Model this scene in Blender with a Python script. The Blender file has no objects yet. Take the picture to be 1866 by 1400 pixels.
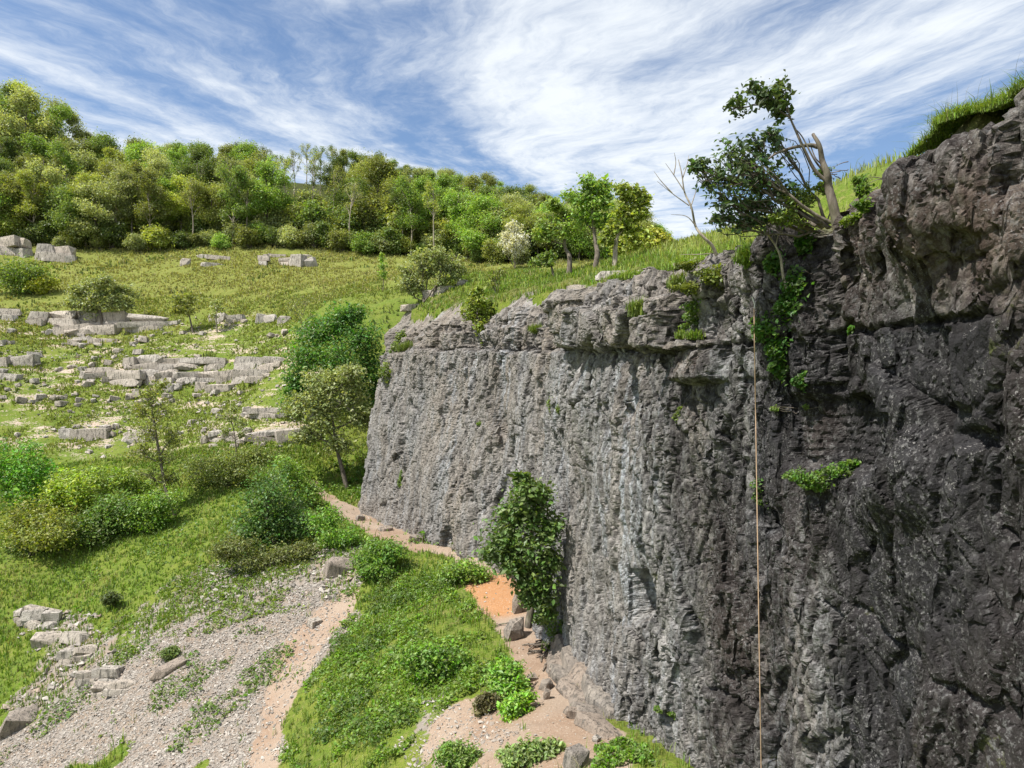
import bpy, bmesh, math, random
import numpy as np

# ------------------------------------------------------------------ camera, sky, sun, exposure
scene = bpy.context.scene
F, CX, HY = 1244.0, 933.0, 740.0        # focal length in photo pixels, principal column, horizon row
cam_data = bpy.data.cameras.new('camera')
cam_data.lens = 24.0
cam_data.sensor_width = 36.0
cam_data.shift_y = (HY - 700.0) / 1866.0
cam_data.clip_start = 0.05
cam_data.clip_end = 3000.0
cam = bpy.data.objects.new('camera', cam_data)
scene.collection.objects.link(cam)
cam.location = (0, 0, 0)
cam.rotation_euler = (math.pi / 2, 0, 0)
scene.camera = cam

SUN_EL = math.radians(57)
SUN_AZ = np.array([-0.86, -0.51])       # horizontal direction towards the sun
world = bpy.data.worlds.new('World')
scene.world = world
world.use_nodes = True
wn, wl = world.node_tree.nodes, world.node_tree.links
for n in list(wn):
    wn.remove(n)

def wnode(t, **kw):
    n = wn.new(t)
    for k, v in kw.items():
        setattr(n, k, v)
    return n

def wmath(op, a, b=None, clamp=False):
    n = wnode('ShaderNodeMath', operation=op, use_clamp=clamp)
    for i, v in enumerate((a, b)):
        if v is None:
            continue
        if isinstance(v, (int, float)):
            n.inputs[i].default_value = v
        else:
            wl.new(v, n.inputs[i])
    return n.outputs[0]

def wramp(fac, a, b, lo=0.0, hi=1.0):
    n = wnode('ShaderNodeMapRange', interpolation_type='SMOOTHSTEP')
    wl.new(fac, n.inputs[0])
    n.inputs[1].default_value, n.inputs[2].default_value = a, b
    n.inputs[3].default_value, n.inputs[4].default_value = lo, hi
    return n.outputs[0]

sky = wnode('ShaderNodeTexSky', sky_type='NISHITA', sun_disc=False)
sky.sun_elevation = SUN_EL
sky.sun_rotation = math.atan2(SUN_AZ[0], SUN_AZ[1])
sky.altitude = 200
sky.air_density = 1.0
sky.dust_density = 0.3
sky.ozone_density = 2.6
out = wnode('ShaderNodeOutputWorld')
bg_sky = wnode('ShaderNodeBackground')
bg_sky.inputs[1].default_value = 0.105
bg_cloud = wnode('ShaderNodeBackground')
bg_cloud.inputs[0].default_value = (0.90, 0.95, 1.0, 1)
bg_cloud.inputs[1].default_value = 0.68
mix = wnode('ShaderNodeMixShader')
wl.new(sky.outputs[0], bg_sky.inputs[0])
# cirrus drawn out along one wind direction on a high, slanting sheet
tc = wnode('ShaderNodeTexCoord')
sep = wnode('ShaderNodeSeparateXYZ')
wl.new(tc.outputs['Generated'], sep.inputs[0])
den = wmath('MAXIMUM', wmath('SUBTRACT', sep.outputs[2], wmath('MULTIPLY', sep.outputs[1], 0.20)), 0.035)
u = wmath('DIVIDE', sep.outputs[0], den)
v = wmath('DIVIDE', sep.outputs[1], den)
AXW = 0.17
across = wmath('SUBTRACT', u, wmath('MULTIPLY', v, AXW))
along = wmath('ADD', v, wmath('MULTIPLY', u, AXW))

def wvec(a, b, c=0.0):
    n = wnode('ShaderNodeCombineXYZ')
    for i, q in enumerate((a, b, c)):
        if isinstance(q, (int, float)):
            n.inputs[i].default_value = q
        else:
            wl.new(q, n.inputs[i])
    return n.outputs[0]

def wnoise(vec, scale, detail=6, rough=0.55, dist=0.0):
    n = wnode('ShaderNodeTexNoise', noise_dimensions='3D')
    wl.new(vec, n.inputs['Vector'])
    n.inputs['Scale'].default_value = scale
    n.inputs['Detail'].default_value = detail
    n.inputs['Roughness'].default_value = rough
    n.inputs['Distortion'].default_value = dist
    return n.outputs[0]

warp = wmath('MULTIPLY', wmath('SUBTRACT', wnoise(wvec(wmath('MULTIPLY', across, 0.6), wmath('MULTIPLY', along, 0.5), 3.1), 0.5, 0.5), 0.5), 2.4)
acw = wmath('ADD', across, warp)
big = wnoise(wvec(acw, wmath('MULTIPLY', along, 0.16), 1.7), 0.55, 3, 0.5)
curl = wmath('MULTIPLY', wmath('SUBTRACT', wnoise(wvec(across, along, 9.0), 0.9, 4, 0.6), 0.5), 0.6)
acc = wmath('ADD', acw, curl)
fib = wnoise(wvec(acc, wmath('MULTIPLY', along, 0.10), 7.3), 1.6, 10, 0.66, 0.0)
fib2 = wnoise(wvec(wmath('ADD', acc, wmath('MULTIPLY', along, 0.25)), wmath('MULTIPLY', along, 0.30), 2.9), 3.6, 10, 0.68, 0.0)
puff = wnoise(wvec(across, along, 5.0), 1.0, 10, 0.68, 0.3)
dsum = wmath('ADD', wmath('ADD', wmath('MULTIPLY', big, 0.90), wmath('MULTIPLY', fib, 0.70)),
             wmath('ADD', wmath('MULTIPLY', fib2, 0.42), wmath('MULTIPLY', puff, 0.34)))
mask = wramp(dsum, 0.93, 1.36, 0.0, 0.98)
hz = wramp(sep.outputs[2], 0.0, 0.35, 0.35, 0.0)
mask = wmath('MAXIMUM', mask, hz)
wl.new(mask, mix.inputs[0])
wl.new(bg_sky.outputs[0], mix.inputs[1])
wl.new(bg_cloud.outputs[0], mix.inputs[2])
wl.new(mix.outputs[0], out.inputs[0])

sun_data = bpy.data.lights.new('sun', 'SUN')
sun_data.energy = 5.0
sun_data.angle = math.radians(0.55)
sun_data.color = (1.0, 0.95, 0.87)
sun = bpy.data.objects.new('sun', sun_data)
scene.collection.objects.link(sun)
from mathutils import Vector, Euler, Matrix
sd = Vector((SUN_AZ[0] * math.cos(SUN_EL), SUN_AZ[1] * math.cos(SUN_EL), math.sin(SUN_EL)))
sun.rotation_euler = sd.to_track_quat('Z', 'Y').to_euler()
sun.location = (-40, -20, 70)

scene.view_settings.view_transform = 'Standard'
scene.view_settings.look = 'None'
scene.view_settings.gamma = 1.0
scene.view_settings.use_curve_mapping = False
scene.view_settings.exposure = 0.66
scene.render.engine = 'CYCLES'
scene.cycles.use_denoising = True
scene.cycles.max_bounces = 6
scene.cycles.diffuse_bounces = 3
scene.cycles.glossy_bounces = 2
scene.cycles.transmission_bounces = 4
COL = scene.collection
rng = np.random.default_rng(7)

# ------------------------------------------------------------------ numpy noise
U = np.uint32
def _h(ix, iy, iz, seed):
    with np.errstate(over='ignore'):
        n = (ix.astype(np.int64).astype(U) * U(374761393) + iy.astype(np.int64).astype(U) * U(668265263)
             + iz.astype(np.int64).astype(U) * U(2246822519) + U(seed * 3266489917 & 0xffffffff))
        n = (n ^ (n >> U(13))) * U(1274126177)
        n = (n ^ (n >> U(16))) * U(2654435769)
        n = n ^ (n >> U(15))
    return n.astype(np.float64) / 4294967296.0

def noise2(x, y, seed=0):
    ix, iy = np.floor(x), np.floor(y)
    fx, fy = x - ix, y - iy
    fx = fx * fx * fx * (fx * (fx * 6 - 15) + 10)
    fy = fy * fy * fy * (fy * (fy * 6 - 15) + 10)
    z = np.zeros_like(ix)
    a, b = _h(ix, iy, z, seed), _h(ix + 1, iy, z, seed)
    c, d = _h(ix, iy + 1, z, seed), _h(ix + 1, iy + 1, z, seed)
    return ((a * (1 - fx) + b * fx) * (1 - fy) + (c * (1 - fx) + d * fx) * fy) * 2 - 1

def fbm2(x, y, seed=0, octaves=5, gain=0.5, lac=2.03):
    s, a, t = 0.0, 1.0, 0.0
    for i in range(octaves):
        s = s + a * noise2(x + 17.3 * i, y - 9.1 * i, seed + i)
        t += a
        a *= gain
        x, y = x * lac, y * lac
    return s / t

def facet2(x, y, seed=0, jitter=0.95):
    """Worley cells: per-cell random plane height, tilt pair and border distance."""
    ix, iy = np.floor(x), np.floor(y)
    f1 = np.full(x.shape, 9e9); f2 = np.full(x.shape, 9e9)
    bx = np.zeros_like(x); by = np.zeros_like(x); cx = np.zeros_like(x); cy = np.zeros_like(x)
    z = np.zeros_like(ix)
    for dx in (-1, 0, 1):
        for dy in (-1, 0, 1):
            jx, jy = ix + dx, iy + dy
            px = jx + 0.5 + jitter * (_h(jx, jy, z, seed) - 0.5)
            py = jy + 0.5 + jitter * (_h(jx, jy, z + 1, seed) - 0.5)
            d = (x - px) ** 2 + (y - py) ** 2
            near = d < f1
            f2 = np.where(near, f1, np.minimum(f2, d))
            bx = np.where(near, jx, bx); by = np.where(near, jy, by)
            cx = np.where(near, px, cx); cy = np.where(near, py, cy)
            f1 = np.where(near, d, f1)
    h = _h(bx, by, z + 2, seed) * 2 - 1
    tx = _h(bx, by, z + 3, seed) * 2 - 1
    ty = _h(bx, by, z + 4, seed) * 2 - 1
    return h, tx * (x - cx) + ty * (y - cy), np.sqrt(f2) - np.sqrt(f1)

def smooth(a, b, x):
    t = np.clip((x - a) / (b - a), 0, 1)
    return t * t * (3 - 2 * t)

# ------------------------------------------------------------------ mesh helpers
def build_mesh(name, verts, faces, mat=None, smooth_shade=False, attrs=None):
    verts = np.ascontiguousarray(verts, dtype=np.float32)
    faces = np.ascontiguousarray(faces, dtype=np.int32)
    me = bpy.data.meshes.new(name)
    k = faces.shape[1]
    me.vertices.add(len(verts)); me.vertices.foreach_set('co', verts.ravel())
    me.loops.add(faces.size); me.loops.foreach_set('vertex_index', faces.ravel())
    me.polygons.add(len(faces))
    me.polygons.foreach_set('loop_start', np.arange(0, faces.size, k, dtype=np.int32))
    me.polygons.foreach_set('use_smooth', np.full(len(faces), smooth_shade, dtype=bool))
    me.update(calc_edges=True)
    for an, (typ, data) in (attrs or {}).items():
        at = me.attributes.new(an, typ, 'POINT')
        at.data.foreach_set({'FLOAT': 'value', 'FLOAT_VECTOR': 'vector', 'FLOAT_COLOR': 'color'}[typ],
                            np.ascontiguousarray(data, dtype=np.float32).ravel())
    if mat:
        me.materials.append(mat)
    return me

def link(name, me, parent=None, loc=(0, 0, 0), rot=(0, 0, 0), scale=(1, 1, 1)):
    o = bpy.data.objects.new(name, me)
    COL.objects.link(o)
    o.location, o.rotation_euler, o.scale = loc, rot, scale
    if parent:
        o.parent = parent
    return o

def thing(name, label, cat, loc=(0, 0, 0), group=None, rz=0.0):
    o = link(name, None, None, loc, (0, 0, rz))
    o.empty_display_size = 0.3
    return tag(o, label, cat, group)

def tag(o, label=None, cat=None, group=None, kind=None):
    for k, q in (('label', label), ('category', cat), ('group', group), ('kind', kind)):
        if q:
            o[k] = q
    return o

# ------------------------------------------------------------------ material helpers
class NT:
    def __init__(self, name):
        self.m = bpy.data.materials.new(name)
        self.m.use_nodes = True
        self.t = self.m.node_tree
        self.n, self.l = self.t.nodes, self.t.links
        self.bsdf = self.n['Principled BSDF']
        self.out = self.n['Material Output']
    def new(self, t, **kw):
        n = self.n.new(t)
        for k, q in kw.items():
            setattr(n, k, q)
        return n
    def put(self, sock, q):
        if q is None:
            return
        if isinstance(q, (int, float)):
            sock.default_value = q
        elif isinstance(q, tuple):
            sock.default_value = q if len(q) == len(sock.default_value) else q + (1.0,)
        else:
            self.l.new(q, sock)
    def math(self, op, a, b=None, clamp=False):
        n = self.new('ShaderNodeMath', operation=op, use_clamp=clamp)
        self.put(n.inputs[0], a); self.put(n.inputs[1], b)
        return n.outputs[0]
    def ramp(self, fac, a, b, lo=0.0, hi=1.0):
        n = self.new('ShaderNodeMapRange', interpolation_type='SMOOTHSTEP')
        self.put(n.inputs[0], fac)
        for i, q in enumerate((a, b, lo, hi)):
            n.inputs[i + 1].default_value = q
        return n.outputs[0]
    def mix(self, fac, a, b, mode='MIX'):
        n = self.new('ShaderNodeMix', data_type='RGBA', blend_type=mode)
        self.put(n.inputs[0], fac); self.put(n.inputs[6], a); self.put(n.inputs[7], b)
        return n.outputs[2]
    def scaled(self, vec, s):
        n = self.new('ShaderNodeVectorMath', operation='MULTIPLY')
        self.put(n.inputs[0], vec); n.inputs[1].default_value = s
        return n.outputs[0]
    def noise(self, vec, scale, detail=5, rough=0.55, dist=0.0):
        n = self.new('ShaderNodeTexNoise')
        self.put(n.inputs['Vector'], vec)
        for k, q in (('Scale', scale), ('Detail', detail), ('Roughness', rough), ('Distortion', dist)):
            n.inputs[k].default_value = q
        return n.outputs[0]
    def voro(self, vec, scale, feature='F1', rnd=1.0):
        n = self.new('ShaderNodeTexVoronoi', feature=feature)
        self.put(n.inputs['Vector'], vec)
        n.inputs['Scale'].default_value = scale
        n.inputs['Randomness'].default_value = rnd
        return n
    def attr(self, name, sock='Fac'):
        n = self.new('ShaderNodeAttribute', attribute_name=name)
        return n.outputs[sock]
    def pos(self):
        return self.new('ShaderNodeNewGeometry').outputs['Position']
    def bump(self, height, strength, dist, normal=None):
        n = self.new('ShaderNodeBump')
        n.inputs['Strength'].default_value = strength
        n.inputs['Distance'].default_value = dist
        self.put(n.inputs['Height'], height)
        if normal is not None:
            self.put(n.inputs['Normal'], normal)
        return n.outputs[0]
    def finish(self, color, rough=0.9, normal=None, spec=0.2):
        self.put(self.bsdf.inputs['Base Color'], color)
        self.put(self.bsdf.inputs['Roughness'], rough)
        self.bsdf.inputs['Specular IOR Level'].default_value = spec
        if normal is not None:
            self.put(self.bsdf.inputs['Normal'], normal)
        return self.m

# ------------------------------------------------------------------ terrain heights from points seen in the photo
def P(px, py, d):
    return np.array([(px - CX) / F * d, d, (HY - py) / F * d])

class TPS:
    def __init__(self, pts, lam=0.02):
        p = np.array(pts, float)
        self.p = p[:, :2]
        n = len(p)
        A = np.zeros((n + 3, n + 3))
        A[:n, :n] = self.k(self.p, self.p) + lam * np.eye(n)
        A[:n, n] = 1; A[:n, n + 1:] = self.p
        A[n, :n] = 1; A[n + 1:, :n] = self.p.T
        self.w = np.linalg.solve(A, np.concatenate([p[:, 2], [0, 0, 0]]))
    @staticmethod
    def k(a, b):
        r2 = ((a[:, None, :] - b[None, :, :]) ** 2).sum(2)
        return 0.5 * r2 * np.log(r2 + 1e-9)
    def __call__(self, x, y):
        x = np.clip(np.asarray(x, float), -110, 75); y = np.clip(np.asarray(y, float), -12, 165)
        q = np.stack([x.ravel(), y.ravel()], 1)
        o = np.empty(len(q))
        for i in range(0, len(q), 60000):
            c = q[i:i + 60000]
            o[i:i + 60000] = self.k(c, self.p) @ self.w[:-3] + self.w[-3] + c @ self.w[-2:]
        return o.reshape(x.shape)

far_pts = [P(*a) for a in (
    (300, 500, 88), (0, 520, 86), (450, 470, 98), (100, 455, 99), (600, 462, 100), (850, 482, 95), (300, 442, 105),
    (950, 482, 85), (780, 500, 80), (50, 250, 140), (200, 330, 136), (500, 352, 130), (700, 372, 125), (950, 412, 115),
    (1130, 440, 105), (-250, 330, 110), (-250, 200, 140), (1010, 470, 90))]
far_pts += [np.array(a, float) for a in ((34, 100, 17.0), (60, 140, 16), (34, 62, 12.0), (70, 60, 13), (70, 100, 15), (25, 160, 40),
                                         (-100, 160, 60), (-40, 162, 52), (75, 163, 25))]
low_pts = far_pts + [P(*a) for a in (
    (1200, 1410, 11.6), (1130, 1305, 15.4), (1060, 1240, 17.6), (1010, 1185, 20), (930, 1135, 22.5), (890, 1060, 26.5),
    (880, 1020, 29), (760, 975, 35), (680, 932, 41.5), (570, 890, 46),
    (640, 1010, 31.5), (760, 1075, 27.5), (700, 1180, 22.5), (850, 1250, 18.5), (960, 1330, 14.8), (760, 1395, 16.2),
    (500, 1390, 20), (560, 1240, 23.5), (600, 1110, 28), (300, 1200, 27.5), (100, 1380, 25), (300, 1390, 22),
    (0, 1250, 30), (-150, 1300, 30), (0, 1050, 36.5), (100, 1020, 38), (330, 950, 39.5), (430, 1000, 35), (520, 900, 41),
    (200, 1090, 33.5), (430, 845, 46), (100, 880, 46), (-150, 900, 46), (180, 800, 55), (430, 785, 52), (600, 840, 48.5),
    (330, 705, 62), (330, 650, 65.5), (100, 620, 71.5), (100, 570, 76), (450, 580, 71), (450, 705, 59), (600, 600, 60),
    (680, 560, 64), (-200, 700, 60), (-250, 550, 76), (0, 700, 62))]
low_pts += [np.array(a, float) for a in ((0, 5, -8.2), (4, 2, -8), (-9, 8, -11), (-20, 14, -14), (5, 9, -7.3), (6, -8, -8), (-20, -8, -13),
                                         (-45, 20, -14), (-60, 50, -4), (3, 25, -6.8))]
TOPZ = {}
# cliff plan line (x, y) from beside the camera to the far end and round its corner
plan = np.array([(6.9, -9), (6.2, -3), (5.3, 2), (4.4, 5.8), (3.8, 8.3), (3.0, 12), (2.5, 14.2), (1.9, 17.5), (1.36, 20.6), (1.12, 22.0),
                 (1.45, 23.0), (1.75, 25.2), (1.1, 27.6), (-0.2, 29.6), (-1.8, 32), (-4.5, 36.5), (-7.1, 41), (-7.9, 42.6),
                 (-7.7, 44.2), (-5.9, 48.5), (-2.5, 55)])
def catmull(p, n=24):
    q = np.vstack([2 * p[0] - p[1], p, 2 * p[-1] - p[-2]])
    o = []
    for i in range(1, len(q) - 2):
        t = np.linspace(0, 1, n, endpoint=False)[:, None]
        a, b, c, d = q[i - 1], q[i], q[i + 1], q[i + 2]
        o.append(0.5 * (2 * b + (c - a) * t + (2 * a - 5 * b + 4 * c - d) * t ** 2 + (3 * b - a - 3 * c + d) * t ** 3))
    return np.vstack(o + [p[-1:]])
curve = catmull(plan)
cs = np.concatenate([[0], np.cumsum(np.hypot(*np.diff(curve, axis=0).T))])
cpx = CX + F * curve[:, 0] / np.maximum(curve[:, 1], 0.5)
i_nose = int(np.argmin(np.where((curve[:, 1] > 20) & (curve[:, 1] < 24), cpx, 9e9)))
i_corner = int(np.argmin(np.where(curve[:, 1] > 35, cpx, 9e9)))
i_start = int(np.argmax(curve[:, 1] > 4.0))
def s_at(px):
    """arc length where the face shows at photo column px"""
    if px >= cpx[i_nose]:
        seg = slice(i_start, i_nose + 1)
    else:
        a = i_nose + int(np.argmax(cpx[i_nose:] > cpx[i_nose] + 3))
        b = next(i for i in range(i_nose + 8, len(cpx)) if cpx[i] < cpx[i_nose])
        seg = slice(b, i_corner + 1)
    return float(np.interp(-px, -cpx[seg], cs[seg]))
def xy_at(s):
    return np.array([np.interp(s, cs, curve[:, 0]), np.interp(s, cs, curve[:, 1])])
def face_at(px, py):
    s = s_at(px)
    return s, (HY - py) / F * xy_at(s)[1]

rim_px = [(1866, 128), (1800, 160), (1700, 235), (1640, 275), (1590, 290), (1540, 290), (1512, 300), (1492, 352), (1470, 405), (1440, 420), (1350, 440),
          (1300, 468), (1240, 488), (1160, 498), (1100, 512), (1030, 540), (1000, 548), (915, 560), (880, 566), (800, 580), (715, 596)]
rim = sorted((s_at(a), face_at(a, b)[1]) for a, b in rim_px)
rim = [(0, 3.0), (10, 3.0)] + [r for r in rim if r[0] > 10.5] + [(cs[i_corner] + 1.5, 5.0), (cs[-1], 9.0)]
rim_s, rim_z = np.array(rim).T
def rim_at(s):
    return np.interp(s, rim_s, rim_z)

top_pts = far_pts + [P(*a) for a in (
    (775, 552, 47), (860, 530, 52), (900, 520, 60), (1000, 500, 50), (1040, 497, 44), (1085, 494, 42), (1120, 488, 42), (1200, 462, 40),
    (1250, 440, 34), (1330, 424, 25), (1400, 405, 18), (1480, 370, 15), (1110, 500, 28), (680, 562, 62))]
for s in np.concatenate([np.arange(2, 10, 2.0), np.arange(10, 26, 0.8), np.arange(26, cs[i_corner] + 1, 2.5), [cs[i_corner] + 5]]):
    x, y = xy_at(s)
    top_pts.append(np.array([x, y, rim_at(s)]))
    if y < 20:
        top_pts.append(np.array([x + 4.0, y + 0.6, rim_at(s) + (1.15 if y < 9 else 1.2)]))
        if y < 9:
            top_pts.append(np.array([x + 1.3, y + 0.3, rim_at(s) + 0.52]))
top_pts += [np.array(a, float) for a in ((40, 5, 8), (30, 25, 9.0), (20, -5, 6), (60, 30, 10), (16, 12, 5.2))]
H_low, H_top = TPS(low_pts, 0.05), TPS(top_pts, 0.05)

poly = np.vstack([curve[::6], [(10, 70), (80, 70), (80, -9)]])
def inside(px, py, pg):
    r = np.zeros(px.shape, bool)
    j = len(pg) - 1
    for i in range(len(pg)):
        xi, yi, xj, yj = *pg[i], *pg[j]
        if yi != yj:
            r ^= ((yi > py) != (yj > py)) & (px < (xj - xi) * (py - yi) / (yj - yi) + xi)
        j = i
    return r
def edge_dist(x, y):
    c = curve[::3]
    d = np.full(x.shape, 9e9)
    for i in range(len(c) - 1):
        a, b = c[i], c[i + 1]
        ab = b - a
        t = np.clip(((x - a[0]) * ab[0] + (y - a[1]) * ab[1]) / (ab @ ab), 0, 1)
        d = np.minimum(d, (x - a[0] - t * ab[0]) ** 2 + (y - a[1] - t * ab[1]) ** 2)
    return np.sqrt(d)
def rough(x, y):
    f = smooth(30, 70, y)
    return (0.10 + 0.25 * f) * fbm2(x * 0.45, y * 0.45, 11, 4) + 0.07 * fbm2(x * 2.1, y * 2.1, 21, 3)
def H(x, y, detail=True):
    x = np.atleast_1d(np.asarray(x, float)); y = np.atleast_1d(np.asarray(y, float))
    ins = inside(x, y, poly)
    lo = H_low(x, y)
    tp = H_top(x, y)
    w = np.where(ins, smooth(1.15, 1.55, edge_dist(x, y)), 0.0)
    w = np.where(ins & (y > 60), 1.0, w)
    z = lo * (1 - w) + tp * w
    if detail:
        z = z + rough(x, y) * (1 - 0.6 * (w * (y < 25)))
    return z
def hit(px, py, dmin=4.0, dmax=170.0):
    """where the line of sight through a photo pixel first meets the ground"""
    d = np.geomspace(dmin, dmax, 700)
    x, z = (px - CX) / F * d, (HY - py) / F * d
    g = H(x, d)
    below = z < g
    if not below.any():
        i = int(np.argmin(z - g))
        return np.array([x[i], d[i], g[i]])
    i = int(np.argmax(below))
    if i == 0:
        return np.array([x[0], d[0], g[0]])
    a, b = z[i - 1] - g[i - 1], z[i] - g[i]
    t = a / (a - b)
    return np.array([x[i - 1] + t * (x[i] - x[i - 1]), d[i - 1] + t * (d[i] - d[i - 1]), g[i - 1] + t * (g[i] - g[i - 1])])
def ground(x, y):
    return float(H(x, y)[0])
def poly_xy(pts, dmin=4.0):
    return np.array([hit(a, b, dmin)[:2] for a, b in pts])
def in_region(x, y, pg, warp=0.5, sc=1.2, seed=3):
    wx = warp * fbm2(x * sc, y * sc, seed, 3); wy = warp * fbm2(x * sc + 40, y * sc, seed + 5, 3)
    return inside(x + wx, y + wy, pg)
# ------------------------------------------------------------------ regions on the ground
SCREE = poly_xy([(-60, 1420), (-60, 1350), (60, 1310), (140, 1255), (225, 1185), (330, 1140), (450, 1110), (560, 1085), (640, 1075),
                 (640, 1105), (600, 1150), (570, 1215), (515, 1310), (495, 1420)])
MIXED = poly_xy([(130, 1250), (200, 1140), (290, 1070), (420, 1005), (560, 985), (640, 1005), (665, 1065), (650, 1095), (560, 1110), (450, 1135), (330, 1165), (225, 1215)])
CLAY = poly_xy([(838, 1075), (885, 1045), (940, 1050), (955, 1115), (900, 1130), (870, 1110)])
SCREE_DIRT = poly_xy([(620, 1070), (668, 1070), (645, 1110), (605, 1155), (572, 1220), (520, 1310), (500, 1420), (440, 1420), (480, 1300), (500, 1200), (560, 1120)])
PATH = poly_xy([(562, 872), (580, 872), (610, 908), (650, 925), (700, 942), (770, 962), (870, 1000), (900, 1012), (950, 1060), (965, 1130), (1005, 1190),
                (1060, 1265), (1115, 1330), (1165, 1372), (1150, 1420), (860, 1420), (770, 1385), (800, 1310), (850, 1265), (945, 1290), (962, 1240),
                (935, 1190), (890, 1135), (845, 1075), (885, 1040), (820, 1015), (745, 1000), (690, 985), (640, 955), (600, 925), (572, 900)])
RUBBLE = poly_xy([(800, 1270), (900, 1290), (950, 1330), (840, 1400), (720, 1400), (690, 1360), (760, 1320)])
BANKROCK = poly_xy([(560, 1000), (640, 1000), (665, 1065), (600, 1090), (500, 1080), (400, 1120), (300, 1110), (420, 1020)])
LEFTROCK = poly_xy([(60, 1100), (170, 1120), (200, 1200), (150, 1260), (60, 1300), (0, 1330), (0, 1280), (90, 1220)])
SLOPE = poly_xy([(-40, 560), (480, 570), (600, 600), (560, 800), (400, 840), (100, 820), (-40, 820)], 40)

def axis(parts):
    o = [np.array([parts[0][0]])]
    for a, b, n in parts:
        o.append(np.linspace(a, b, n + 1)[1:])
    return np.concatenate(o)
gx = axis([(-420, -110, 20), (-110, -36, 90), (-36, -22, 50), (-22, 8, 170), (8, 40, 60), (40, 90, 25), (90, 420, 16)])
gy = axis([(-60, -10, 12), (-10, 8, 36), (8, 48, 230), (48, 110, 190), (110, 170, 60), (170, 420, 22)])
GX, GY = np.meshgrid(gx, gy)
GZ = H(GX.ravel(), GY.ravel()).reshape(GX.shape)
vx, vy = GX.ravel(), GY.ravel()
scree = in_region(vx, vy, SCREE, 1.9, 0.42).astype(float)
dirt = np.maximum(in_region(vx, vy, PATH, 0.35, 1.3, 5), in_region(vx, vy, SCREE_DIRT, 0.4, 1.0, 9)).astype(float)
rub = np.maximum(0.35 * in_region(vx, vy, RUBBLE, 0.5, 1.0, 15), 0.75 * in_region(vx, vy, BANKROCK, 0.9, 0.9, 17)).astype(float)
rub = np.maximum(rub, 0.8 * in_region(vx, vy, LEFTROCK, 0.9, 0.8, 19))
scree = np.maximum(scree, rub)
scree = np.maximum(scree, 0.52 * in_region(vx, vy, MIXED, 1.2, 0.5, 43))
clay = in_region(vx, vy, CLAY, 0.3, 1.2, 45).astype(float)
slope = in_region(vx, vy, SLOPE, 1.5, 0.3, 23).astype(float)
# scree patches taken over by grass towards its upper left edge
gzv = fbm2(vx * 0.5, vy * 0.5, 33, 4)
def blur(a, k=1):
    b = a.reshape(GX.shape)
    for _ in range(k):
        b = (b + np.roll(b, 1, 0) + np.roll(b, -1, 0) + np.roll(b, 1, 1) + np.roll(b, -1, 1)) / 5
    return b.ravel()
scree, dirt, slope, clay = blur(scree, 3), blur(dirt, 2), blur(slope, 4), blur(clay, 3)
meadow = smooth(66, 82, vy)
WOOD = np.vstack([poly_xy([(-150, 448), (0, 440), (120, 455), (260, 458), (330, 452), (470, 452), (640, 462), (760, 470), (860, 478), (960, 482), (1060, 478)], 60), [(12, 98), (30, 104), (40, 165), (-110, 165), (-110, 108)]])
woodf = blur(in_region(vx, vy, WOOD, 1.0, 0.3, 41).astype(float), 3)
woodf[vy > 164] = 1.0

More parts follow.
